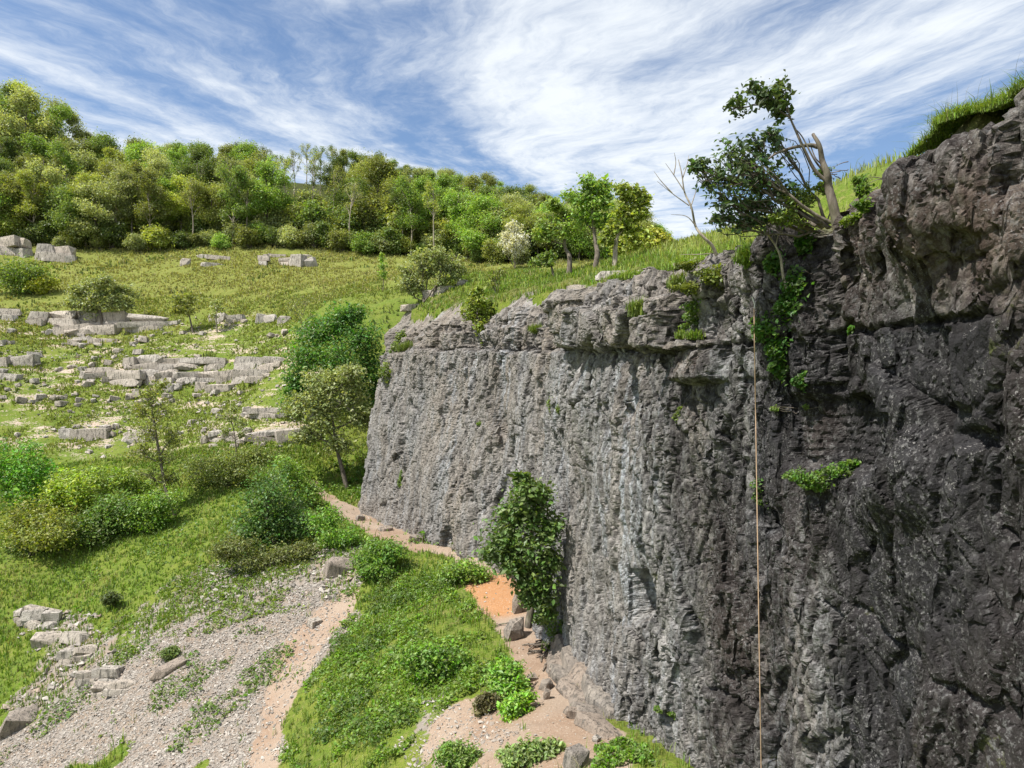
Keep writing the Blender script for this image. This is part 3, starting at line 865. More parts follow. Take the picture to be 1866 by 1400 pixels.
def stone_material(name, dark, light, warm, k=1.0):
    t = NT(name)
    p = t.pos()
    oi = t.new('ShaderNodeObjectInfo')
    m1 = t.noise(p, 1.7 * k, 6, 0.62); m2 = t.noise(p, 8 * k, 6, 0.68); m3 = t.noise(p, 30 * k, 4, 0.6)
    c = t.mix(t.ramp(m1, 0.3, 0.7), dark, light)
    c = t.mix(t.ramp(oi.outputs['Random'], 0, 1, 0.0, 0.6), c, warm)
    c = t.mix(t.ramp(m2, 0.52, 0.68, 0, 0.7), c, (0.12, 0.11, 0.10))
    fis = t.noise(t.scaled(p, (5.0 * k, 5.0 * k, 0.9 * k)), 1.0, 4, 0.6)
    c = t.mix(t.ramp(fis, 0.55, 0.66, 0, 0.7), c, (0.10, 0.095, 0.085))
    c = t.mix(t.ramp(m3, 0.56, 0.72, 0, 0.6), c, (0.52, 0.49, 0.45))
    h = t.math('ADD', t.math('MULTIPLY', m2, 0.6), t.math('MULTIPLY', m3, 0.4))
    return t.finish(c, 0.9, t.bump(t.math('SUBTRACT', h, t.math('MULTIPLY', t.ramp(fis, 0.52, 0.66), 0.5)), 1.0, 0.14 / k), 0.2)
MAT_STONE = stone_material('pale outcrop limestone', (0.29, 0.265, 0.235), (0.50, 0.46, 0.41), (0.43, 0.36, 0.295), 1.5)
MAT_BOULDER = stone_material('fallen limestone', (0.17, 0.155, 0.14), (0.33, 0.29, 0.25), (0.30, 0.23, 0.18), 2.0)

# ------------------------------------------------------------------ branches and leaves
class Wood:
    def __init__(self):
        self.v, self.f, self.n = [], [], 0
    def tube(self, pts, r0, r1, sides=5):
        pts = np.asarray(pts, float)
        m = len(pts)
        t = np.gradient(pts, axis=0)
        t /= np.linalg.norm(t, axis=1)[:, None] + 1e-9
        ref = np.array([0.31, 0.83, 0.45])
        a = np.cross(t, ref); a /= np.linalg.norm(a, axis=1)[:, None] + 1e-9
        b = np.cross(t, a)
        ang = np.linspace(0, 2 * math.pi, sides, endpoint=False)
        r = np.linspace(r0, r1, m)
        ring = pts[:, None, :] + r[:, None, None] * (np.cos(ang)[None, :, None] * a[:, None, :] + np.sin(ang)[None, :, None] * b[:, None, :])
        i = np.arange(m * sides).reshape(m, sides) + self.n
        j = np.roll(i, -1, 1)
        self.f.append(np.stack([i[:-1], j[:-1], j[1:], i[1:]], -1).reshape(-1, 4))
        self.v.append(ring.reshape(-1, 3))
        self.n += m * sides
    def mesh(self, name, mat):
        return build_mesh(name, np.vstack(self.v), np.vstack(self.f), mat, True)

def bend(a, b, n, amt, r, sag=0.0):
    a, b = np.asarray(a, float), np.asarray(b, float)
    t = np.linspace(0, 1, n)[:, None]
    L = np.linalg.norm(b - a)
    p = a + (b - a) * t
    w = np.sin(t * math.pi)
    p = p + w * r.normal(0, amt * L, 3)
    if n > 4:
        p[1:-1] += r.normal(0, amt * 0.25 * L, (n - 2, 3))
    p[:, 2:] += sag * L * w
    return p

def leaves(pts, size, r, up=0.45, aspect=0.55, jitter=0.35, outward=None):
    """one folded four-cornered leaf per point"""
    pts = np.asarray(pts, float)
    n = len(pts)
    nrm = r.normal(0, 1, (n, 3)); nrm[:, 2] = np.abs(nrm[:, 2]) * 0.9 + up
    if outward is not None:
        nrm = nrm + outward
    nrm /= np.linalg.norm(nrm, axis=1)[:, None]
    d = r.normal(0, 1, (n, 3)); d[:, 2] -= 0.25
    d -= nrm * (d * nrm).sum(1)[:, None]
    d /= np.linalg.norm(d, axis=1)[:, None] + 1e-9
    w = np.cross(nrm, d)
    s = size * np.exp(r.normal(0, jitter, n))[:, None]
    v = np.empty((n, 4, 3))
    v[:, 0] = pts - d * s * 0.5
    v[:, 1] = pts + w * s * aspect * 0.5 + nrm * s * 0.08 - d * s * 0.04
    v[:, 2] = pts + d * s * 0.5 - nrm * s * 0.05
    v[:, 3] = pts - w * s * aspect * 0.5 + nrm * s * 0.08 - d * s * 0.04
    f = np.arange(n * 4).reshape(n, 4)
    return v.reshape(-1, 3), f

def grow(seed, trunk, lobes, r0, leaf, per, twigs=14, spread=0.24, wood=None, sides=6, up=0.45, aspect=0.55, fork=0.35, hollow=0.55, stems=None, droop=0.0):
    """trunk: points from the base up. lobes: (centre, radii). Limbs run to each lobe, twigs fill it, leaf sprays sit on the twigs."""
    r = np.random.default_rng(seed)
    w = wood or Wood()
    wb = Wood() if stems is None else w
    trunk = np.asarray(trunk, float)
    tt = catmull(trunk, 5) if len(trunk) > 2 else bend(trunk[0], trunk[1], 7, 0.03, r)
    if stems is None:
        w.tube(tt, r0, r0 * 0.30, sides + 2)
    pts, outw = [], []
    for c, rad in lobes:
        c, rad = np.asarray(c, float), np.asarray(rad, float)
        if stems is None:
            k = np.linalg.norm(tt - c, axis=1)
            k = np.where(tt[:, 2] < c[2] - 0.15 * abs(c[2]), k, k + 99)
            lo = int(len(tt) * fork)
            i = lo + int(np.argmin(k[lo:])) if lo < len(tt) else len(tt) - 1
            a, ra = tt[i], r0 * (1 - 0.7 * i / len(tt)) * 0.62
        else:
            a, ra = np.asarray(stems) + r.normal(0, 0.12, 3) * (1, 1, 0), r0 * 0.55
        limb = bend(a, c, 8, 0.07, r, 0.06)
        wb.tube(limb, ra, ra * 0.35, sides)
        vol = rad.prod() ** (1 / 3)
        for _ in range(twigs):
            q = r.normal(0, 1, 3); q /= np.linalg.norm(q)
            q = q * (hollow + (1 - hollow) * r.random()) * rad
            e = c + q
            st = limb[r.integers(3, 8)]
            tw = bend(st, e, 5, 0.10, r, 0.04 - droop)
            wb.tube(tw, ra * 0.22 + 0.004, ra * 0.06 + 0.003, 3)
            m = max(3, int(per * (0.5 + r.random())))
            u = r.random(m) ** 0.55
            b = np.stack([np.interp(u * 4, np.arange(5), tw[:, k]) for k in range(3)], 1)
            b += r.normal(0, spread * vol, (m, 3)) * (1, 1, 0.7)
            pts.append(b)
            oo = (b - c) / rad
            outw.append(oo * 0.5)
    pts, outw = np.vstack(pts), np.vstack(outw)
    lv, lf = leaves(pts, leaf, r, up, aspect, 0.3, outw)
    return (w, None if wb is w else wb), lv, lf

def plant(name, label, cat, base, wood, lv, lf, color, group=None, bark=None, parts=('trunk', 'crown')):
    t = thing(name, label, cat, tuple(base), group)
    wt, wb = wood
    tk = link(parts[0] if wb else 'stems', wt.mesh(name + '_' + parts[0], bark or MAT_BARK), t)
    if wb:
        link('branches', wb.mesh(name + '_branches', bark or MAT_BARK), tk)
    c = link(parts[1], build_mesh(name + '_' + parts[1], lv, lf, MAT_LEAF), t)
    c.color = (*[min(0.6, q * LEAFGAIN) for q in color], 1)
    return t

def px_tree(name, label, cat, base, lobes_px, color, seed, trunk_px=None, r0=0.12, leaf=0.16, per=26, twigs=14, depth=0.75, base_world=None,
            group=None, bark=None, dmin=4.0, stems=None, gain=1.14, yoff=0.0, **kw):
    """a tree whose base stands on the ground seen at photo pixel base; lobes given as (column, row, half width, half height) in the photo"""
    b = np.asarray(base_world, float) if base_world is not None else hit(*base, dmin)
    d = b[1]
    k = d / F
    bp = (CX + b[0] / k, HY - b[2] / k)
    r = np.random.default_rng(seed + 5)
    lobes = []
    for (lx, ly, rx, ry) in lobes_px:
        k2 = (d + yoff) / F
        c = np.array([(lx - CX) * k2 - b[0], yoff + r.normal(0, 0.35) * rx * k * depth * 1.3, (HY - ly) * k2 - b[2]])
        lobes.append((c, np.array([rx * k, rx * k * depth, ry * k]) * gain))
    if trunk_px:
        tr = [np.zeros(3) - (0, 0, 0.25)] + [np.array([(x - bp[0]) * k, r.normal(0, 0.1), (bp[1] - y) * k]) for x, y in trunk_px]
    else:
        tr = [np.array([0, 0, -0.25]), np.array([0, 0, 0.5 * max(c[2] for c, _ in lobes)])]
    w, lv, lf = grow(seed, tr, lobes, r0, leaf, per, twigs, stems=stems, **kw)
    return plant(name, label, cat, b, w, lv, lf, color, group, bark)

LEAFGAIN = 2.0
GREEN = dict(mid=(0.088, 0.132, 0.024), bright=(0.118, 0.190, 0.024), yellow=(0.165, 0.195, 0.028), olive=(0.126, 0.146, 0.030), dark=(0.064, 0.094, 0.018),
             grey=(0.145, 0.170, 0.062), pale=(0.180, 0.205, 0.078), gold=(0.20, 0.215, 0.028))

# ------------------------------------------------------------------ woodland beyond the meadow
def wood_tree_mesh(seed, h, wid, kind):
    r = np.random.default_rng(seed)
    lobes = []
    if kind == 'round':
        for i in range(17):
            a = r.random() * 6.28
            q = r.random() ** 0.5
            z = h * (0.24 + 0.68 * r.random())
            rr = wid * (1 - 0.55 * abs(z / h - 0.6) * 1.5)
            lobes.append((np.array([math.cos(a) * rr * q, math.sin(a) * rr * q, z]), np.array([wid * 0.42, wid * 0.42, wid * 0.34]) * (0.7 + 0.6 * r.random())))
        return grow(seed, [(0, 0, -0.5), (r.normal(0, .2), r.normal(0, .2), h * 0.45), (r.normal(0, .4), 0, h * 0.85)], lobes, 0.17, 0.25, 62, 18, spread=0.33)
    if kind == 'ash':
        for i in range(13):
            a = r.random() * 6.28
            z = h * (0.40 + 0.56 * r.random())
            q = wid * 0.75 * r.random() ** 0.5
            lobes.append((np.array([math.cos(a) * q, math.sin(a) * q, z]), np.array([wid * 0.36, wid * 0.36, wid * 0.42]) * (0.7 + 0.5 * r.random())))
        return grow(seed, [(0, 0, -0.5), (r.normal(0, .3), 0, h * 0.4), (r.normal(0, .5), 0, h * 0.92)], lobes, 0.15, 0.23, 44, 17, spread=0.32, fork=0.3)
    if kind == 'bare':
        for i in range(9):
            a = r.random() * 6.28
            z = h * (0.62 + 0.36 * r.random())
            q = wid * 0.7 * r.random() ** 0.5
            lobes.append((np.array([math.cos(a) * q, math.sin(a) * q, z]), np.array([wid * 0.3, wid * 0.3, wid * 0.4])))
        return grow(seed, [(0, 0, -0.5), (r.normal(0, .3), 0, h * 0.35), (r.normal(0, .4), 0, h * 0.92)], lobes, 0.16, 0.22, 11, 12, spread=0.26, fork=0.2)
    for i in range(9):                                                    # shrub
        a = r.random() * 6.28
        z = h * (0.25 + 0.5 * r.random())
        q = wid * 0.7 * r.random() ** 0.5
        lobes.append((np.array([math.cos(a) * q, math.sin(a) * q, z]), np.array([wid * 0.45, wid * 0.45, h * 0.30]) * (0.75 + 0.5 * r.random())))
    return grow(seed, [(0, 0, 0), (0, 0, 1)], lobes, 0.09, 0.22, 60, 16, spread=0.32, stems=(0, 0, -0.2))

VARIANTS = {}
for kind, n, h, wd in (('round', 4, 11.0, 3.8), ('ash', 3, 12.5, 3.0), ('bare', 2, 13.0, 2.6), ('shrub', 4, 3.4, 2.1)):
    for i in range(n):
        w, lv, lf = wood_tree_mesh(1000 + 31 * i + 7 * len(kind), h * (0.92 + 0.05 * i), wd, kind)
        bk = MAT_PALEBARK if kind in ('ash', 'bare') else MAT_BARK
        VARIANTS.setdefault(kind, []).append((w[0].mesh('woodland_%s_trunk' % kind, bk), w[1].mesh('woodland_%s_branches' % kind, bk) if w[1] else None,
                                              build_mesh('woodland_%s_crown' % kind, lv, lf, MAT_LEAF)))
TONE = [('mid', 'mid green'), ('bright', 'fresh green'), ('yellow', 'yellow green'), ('olive', 'olive green'), ('dark', 'dark green'), ('grey', 'grey green'), ('pale', 'pale green')]
def place(kind, i, base, scale, tone, name, label, cat, group, rz):
    t = thing(name, label, cat, base, group, rz)
    t.scale = (scale,) * 3
    tm, bm_, cm = VARIANTS[kind][i % len(VARIANTS[kind])]
    tk = link('trunk' if kind != 'shrub' else 'stems', tm, t)
    if bm_:
        link('branches', bm_, tk)
    c = link('crown', cm, t)
    f = 0.72 + 0.5 * random.random()
    c.color = (*[q * f * LEAFGAIN for q in GREEN[tone]], 1)
    return t
random.seed(4)
# each tree: photo column and row of its foot seen (or hidden) on the wooded slope
edge_row = lambda px: float(np.interp(px, [-200, 0, 120, 260, 330, 470, 640, 760, 860, 960, 1060, 1240], [448, 440, 455, 458, 452, 452, 462, 470, 478, 482, 478, 462]))
def where(px):
    names = [(70, 'above far-left outcrop'), (190, 'left of the skyline dip'), (300, 'at the skyline dip'), (420, 'right of the skyline dip'),
             (520, 'left of the bare stems'), (600, 'by the bare stems'), (700, 'right of the bare stems'), (800, 'behind the vase-shaped tree'),
             (900, 'left of the silvery bush'), (1000, 'behind the silvery bush'), (1120, 'behind the crooked trees'), (2000, 'at the right end')]
    return next(n for a, n in names if px < a)
used_labels = set()
def wood_label(px, row, kind, weights):
    """a tone and a label not used yet, tones drawn by weight"""
    depth = ['at the wood edge', 'in the second row', 'in the middle wood', 'on the wooded skyline'][min(row, 3)]
    tones = list(TONE)
    order = []
    ws = list(weights)
    while tones:
        i = random.choices(range(len(tones)), ws)[0]
        order.append(tones.pop(i)); ws.pop(i)
    size = ('', 'small ', 'tall ', 'broad ')
    for extra in size:
        for tone, word in order:
            lab = '%s%s %s %s, %s' % (extra, word, kind, depth, where(px))
            if lab not in used_labels:
                used_labels.add(lab)
                return tone, lab
    return order[0][0], lab
for row, (back, spacing) in enumerate(((2, 30), (9, 40), (17, 42), (26, 42), (34, 44))):
    px = -60 + row * 11
    while px < 1235:
        q = px + random.uniform(-9, 9)
        b0 = hit(min(q, 1150), edge_row(q) - 1, 60)
        y = b0[1] + back + random.uniform(-2.5, 2.5)
        x = (q - CX) / F * y
        z = ground(x, y)
        kind = random.choices(['round', 'ash', 'shrub'], [5, 3, 0])[0]
        if row == 0 and (495 < q < 605 or 655 < q < 700):
            px += spacing
            continue
        if 470 < q < 620 and row >= 1 or (row == 0 and random.random() < 0.15):
            kind = 'bare'
        sc = random.uniform(0.82, 1.08)
        # crown tops follow the skyline in the photograph
        sky_row = np.interp(q, [-80, 0, 60, 130, 180, 240, 330, 380, 450, 500, 560, 640, 760, 860, 930, 1010, 1090, 1170, 1235],
                            [140, 148, 145, 200, 240, 240, 245, 250, 240, 262, 250, 255, 285, 305, 322, 345, 330, 365, 425])
        hmax = (HY - (sky_row + random.uniform(2, 16) + max(3 - row, 0) * 8)) / F * y - z
        hk = {'round': 11.6, 'ash': 13.0, 'bare': 13.0}[kind]
        sc = min(sc, hmax / hk) if row < 3 else np.clip(hmax / hk, 0.30, 1.5)
        px += spacing * random.uniform(0.8, 1.2)
        if sc < (0.22 if row < 3 else 0.35):
            continue
        kw = {'round': 'broadleaf tree', 'ash': 'slender ash tree', 'bare': 'bare-stemmed tree'}[kind]
        tone, lab = wood_label(q, row, kw, [4, 4, 4, 4, 2, 3, 3])
        place(kind, random.randrange(4), (x, y, z - 0.1), sc, tone, 'woodland_tree', lab, 'tree', 'trees of the wood beyond the meadow', random.uniform(0, 6.28))
# shrubs along the front of the wood and under its first trees
for back, row, lo, hi, step in ((0, 0, 0.6, 1.25, 23), (5, 1, 1.1, 1.9, 34), (13, 2, 1.2, 2.0, 44)):
    px = -50
    while px < (960 if row == 0 else 1130):
        q = px + random.uniform(-6, 6)
        px += step * random.uniform(0.75, 1.25)
        b = hit(q, edge_row(q) + random.uniform(-8, 2), 60)
        if back:
            y = b[1] + back
            b = np.array([(q - CX) / F * y, y, ground((q - CX) / F * y, y)])
        tone, lab = wood_label(q, row, 'bushy shrub', [4, 2, 2, 5, 4, 2, 1])
        place('shrub', random.randrange(4), b - (0, 0, 0.1), random.uniform(lo, hi), tone, 'woodland_shrub', lab, 'shrub', 'shrubs along the front of the wood', random.uniform(0, 6.28))
# ------------------------------------------------------------------ single trees and bushes, placed from the photograph
G = GREEN
def bw(px, py, d):
    return P(px, py, d)
px_tree('leaning_tree', 'sunlit tree with leaning forked trunk beside the far foot of the cliff', 'tree', (634, 890),
        [(545, 740, 30, 26), (575, 700, 34, 30), (615, 690, 34, 26), (650, 715, 30, 28), (660, 760, 28, 26), (590, 770, 36, 30), (550, 800, 26, 22), (620, 805, 30, 22), (580, 735, 30, 26), (640, 680, 24, 18)],
        G['grey'], 11, [(622, 850), (615, 820), (605, 760), (595, 710)], 0.17, 0.20, 55, 20, spread=0.27)
px_tree('ivy_clad_tree', 'dense dark green tree behind the sunlit leaning tree at the cliff end', 'tree', (645, 800),
        [(570, 610, 42, 34), (615, 590, 44, 30), (660, 615, 40, 34), (560, 655, 36, 36), (620, 650, 44, 40), (675, 665, 30, 44), (540, 700, 24, 30), (690, 710, 22, 40), (640, 570, 28, 16), (530, 730, 20, 26)],
        (0.050, 0.118, 0.016), 12, [(640, 720), (620, 620)], 0.2, 0.21, 85, 22, spread=0.28, base_world=hit(650, 800) + (0, 1.5, 0.3))
px_tree('slender_tree', 'slender sparse tree leaning left above the bramble bank at left', 'tree', (322, 938),
        [(270, 720, 26, 22), (300, 740, 26, 24), (250, 745, 20, 18), (275, 780, 32, 24), (310, 800, 22, 24), (290, 830, 34, 22), (255, 820, 22, 20), (270, 865, 32, 18), (305, 870, 24, 18), (285, 700, 16, 14)],
        G['olive'], 13, [(312, 915), (300, 890), (290, 830), (278, 750), (272, 705)], 0.13, 0.15, 20, 17, fork=0.2, spread=0.22)
px_tree('young_ash_tree', 'small thin young tree above the scrub, in front of the lowest rock band', 'tree', (432, 842),
        [(415, 760, 18, 14), (435, 765, 16, 14), (405, 785, 14, 10), (440, 790, 14, 10), (422, 745, 12, 10)], G['grey'], 14, [(430, 800), (420, 760)], 0.06, 0.15, 16, 12)
px_tree('cliff_foot_tree', 'leafy tree growing against the cliff foot over the earth path', 'tree', (975, 1112),
        [(960, 890, 26, 26), (985, 900, 26, 26), (935, 930, 28, 26), (975, 945, 34, 30), (920, 975, 34, 28), (975, 1000, 36, 30), (1005, 960, 18, 30), (935, 1020, 32, 26), (985, 1050, 32, 28), (905, 1000, 24, 18), (955, 1065, 26, 20), (1008, 1025, 18, 20), (892, 1010, 22, 12), (990, 1095, 20, 14), (1000, 1120, 14, 16), (965, 1095, 16, 10), (950, 875, 14, 12)],
        (0.066, 0.108, 0.024), 15, [(975, 1060), (970, 1000), (965, 920)], 0.12, 0.135, 34, 20, base_world=P(962, 1128, 20.4), spread=0.36, yoff=-1.7, hollow=0.35, gain=1.05)
px_tree('umbrella_tree', 'low spreading tree standing on the long rock band at left', 'tree', (188, 598),
        [(140, 530, 22, 14), (165, 515, 24, 12), (195, 515, 24, 12), (222, 530, 22, 14), (180, 535, 26, 14), (135, 555, 18, 12), (232, 552, 16, 12), (205, 550, 20, 14), (160, 560, 22, 16)],
        G['grey'], 16, [(182, 570), (178, 540)], 0.20, 0.26, 55, 18, spread=0.27)
px_tree('hawthorn_tree', 'small crooked green tree right of the spreading tree on the rock band', 'tree', (352, 606),
        [(330, 545, 16, 14), (350, 545, 16, 14), (340, 565, 18, 12), (322, 565, 12, 10)], G['olive'], 17, [(346, 585), (342, 560)], 0.12, 0.26, 22, 13)
px_tree('birch_sapling', 'thin pale-stemmed young tree next to the small crooked tree', 'tree', (396, 606),
        [(390, 550, 14, 12), (402, 560, 13, 11), (388, 572, 12, 9)], G['pale'], 18, [(396, 580), (396, 555)], 0.08, 0.24, 15, 11, bark=MAT_PALEBARK)
px_tree('vase_shaped_tree', 'vase-shaped many-stemmed grey green tree on the meadow rock step', 'tree', (776, 556),
        [(745, 490, 24, 18), (765, 468, 24, 16), (795, 462, 26, 16), (825, 475, 24, 18), (840, 495, 16, 16), (735, 515, 18, 16), (790, 490, 28, 16), (815, 505, 18, 14), (755, 515, 18, 14)],
        G['grey'], 19, None, 0.10, 0.16, 42, 18, stems=(0, 0, -0.1), base_world=hit(776, 556, 43))
px_tree('bare_thorn_bush', 'sparse twiggy bush above the dark tree, at the meadow foot', 'bush', (552, 602),
        [(535, 555, 18, 16), (560, 550, 18, 16), (575, 575, 14, 12), (545, 580, 18, 12)], G['olive'], 20, None, 0.06, 0.18, 8, 14, stems=(0, 0, -0.1))
px_tree('meadow_sapling', 'narrow green sapling standing alone on the open meadow', 'tree', (698, 530),
        [(697, 485, 9, 12), (699, 505, 10, 10), (695, 470, 6, 9)], G['bright'], 21, [(698, 505), (697, 475)], 0.05, 0.22, 16, 10)
px_tree('crooked_tree', 'leftmost of the crooked trees behind the cliff rim, dark twisted trunk', 'tree', (1036, 503),
        [(1000, 400, 24, 20), (1030, 385, 24, 20), (985, 425, 20, 16), (1020, 420, 24, 16), (1045, 410, 20, 18), (1005, 372, 18, 12)],
        (0.120, 0.175, 0.026), 22, [(1038, 470), (1030, 450), (1027, 410)], 0.16, 0.17, 30, 16, base_world=hit(1036, 503, 30), group='crooked trees behind the cliff rim')
px_tree('crooked_tree', 'tallest crooked tree behind the cliff rim, with bright green crown top', 'tree', (1082, 492),
        [(1070, 335, 24, 18), (1095, 340, 24, 16), (1050, 360, 24, 18), (1085, 370, 30, 20), (1110, 365, 20, 16), (1060, 395, 26, 18), (1095, 400, 24, 18)],
        G['bright'], 23, [(1088, 465), (1085, 440), (1078, 380)], 0.17, 0.17, 32, 17, base_world=hit(1083, 493, 30), group='crooked trees behind the cliff rim')
px_tree('crooked_tree', 'rightmost crooked tree behind the cliff rim, pale trunk and olive drooping crown', 'tree', (1120, 487),
        [(1130, 350, 22, 16), (1155, 350, 20, 16), (1175, 365, 16, 14), (1140, 385, 26, 18), (1165, 390, 18, 12), (1120, 415, 22, 14), (1150, 415, 20, 14), (1105, 435, 18, 12)],
        (0.135, 0.170, 0.022), 24, [(1122, 450), (1125, 430), (1135, 385)], 0.13, 0.17, 30, 16, base_world=hit(1120, 488, 30), bark=MAT_PALEBARK, group='crooked trees behind the cliff rim')
px_tree('low_thorn_tree', 'low dark-stemmed thorn tree at the left of the crooked trees', 'tree', (1010, 505),
        [(985, 468, 16, 10), (1005, 465, 14, 10), (975, 480, 12, 8), (1000, 480, 12, 8)], G['mid'], 25, [(1006, 490), (1000, 475)], 0.10, 0.16, 18, 12, base_world=hit(1010, 505, 30))
for i, (x, y, w, h, tn) in enumerate(((1160, 425, 26, 22, 'yellow'), (1195, 430, 24, 16, 'gold'), (1130, 445, 24, 16, 'yellow'), (1215, 440, 18, 10, 'yellow'), (1090, 450, 26, 18, 'bright'))):
    px_tree('sunlit_bush', ['tall sunlit yellow green bush right of the crooked trees', 'golden green bush on the right end of the wooded slope', 'yellow green bush behind the pale crooked trunk',
                            'low sunlit bush where the wood meets the sky at right', 'fresh green bush between the crooked trunks'][i], 'bush', None,
            [(x - w * .5, y, w * .6, h * .8), (x + w * .5, y + 4, w * .6, h * .7), (x, y - h * .4, w * .6, h * .6), (x, y + h * .6, w * .9, h * .6)], G[tn], 60 + i, None, 0.06, 0.34, 34, 14,
            stems=(0, 0, -0.1), base_world=P(x, y + h + 22, 70 + 4 * i), group='sunlit bushes at the right end of the wood')
px_tree('rim_bush', 'dark yellow-flecked bush hanging over a notch in the far cliff rim', 'bush', None,
        [(870, 550, 22, 18), (855, 570, 18, 16), (885, 565, 18, 18), (880, 595, 16, 20), (890, 620, 12, 16), (868, 530, 14, 12)], (0.115, 0.150, 0.016), 26, None, 0.06, 0.15, 34, 16,
        base_world=P(876, 585, 33.4), stems=(0, 0, 0))
px_tree('slim_shrub', 'slim twiggy shrub behind the bush in the rim notch', 'shrub', (903, 545),
        [(903, 500, 12, 12), (912, 490, 9, 9), (896, 515, 9, 9)], G['olive'], 27, None, 0.05, 0.14, 10, 10, stems=(0, 0, -.1), base_world=hit(903, 540, 36))
SB = hit(938, 480, 60); SB = np.array([(938 - CX) / F * (SB[1] - 5), SB[1] - 5, ground((938 - CX) / F * (SB[1] - 5), SB[1] - 5)])
px_tree('silvery_bush', 'silvery white-leaved round bush at the wood edge', 'bush', (938, 462),
        [(922, 430, 15, 14), (945, 425, 16, 16), (935, 412, 14, 10), (955, 438, 11, 12), (935, 445, 18, 10)], (0.34, 0.36, 0.27), 28, None, 0.08, 0.22, 50, 16, stems=(0, 0, -0.1), base_world=SB)
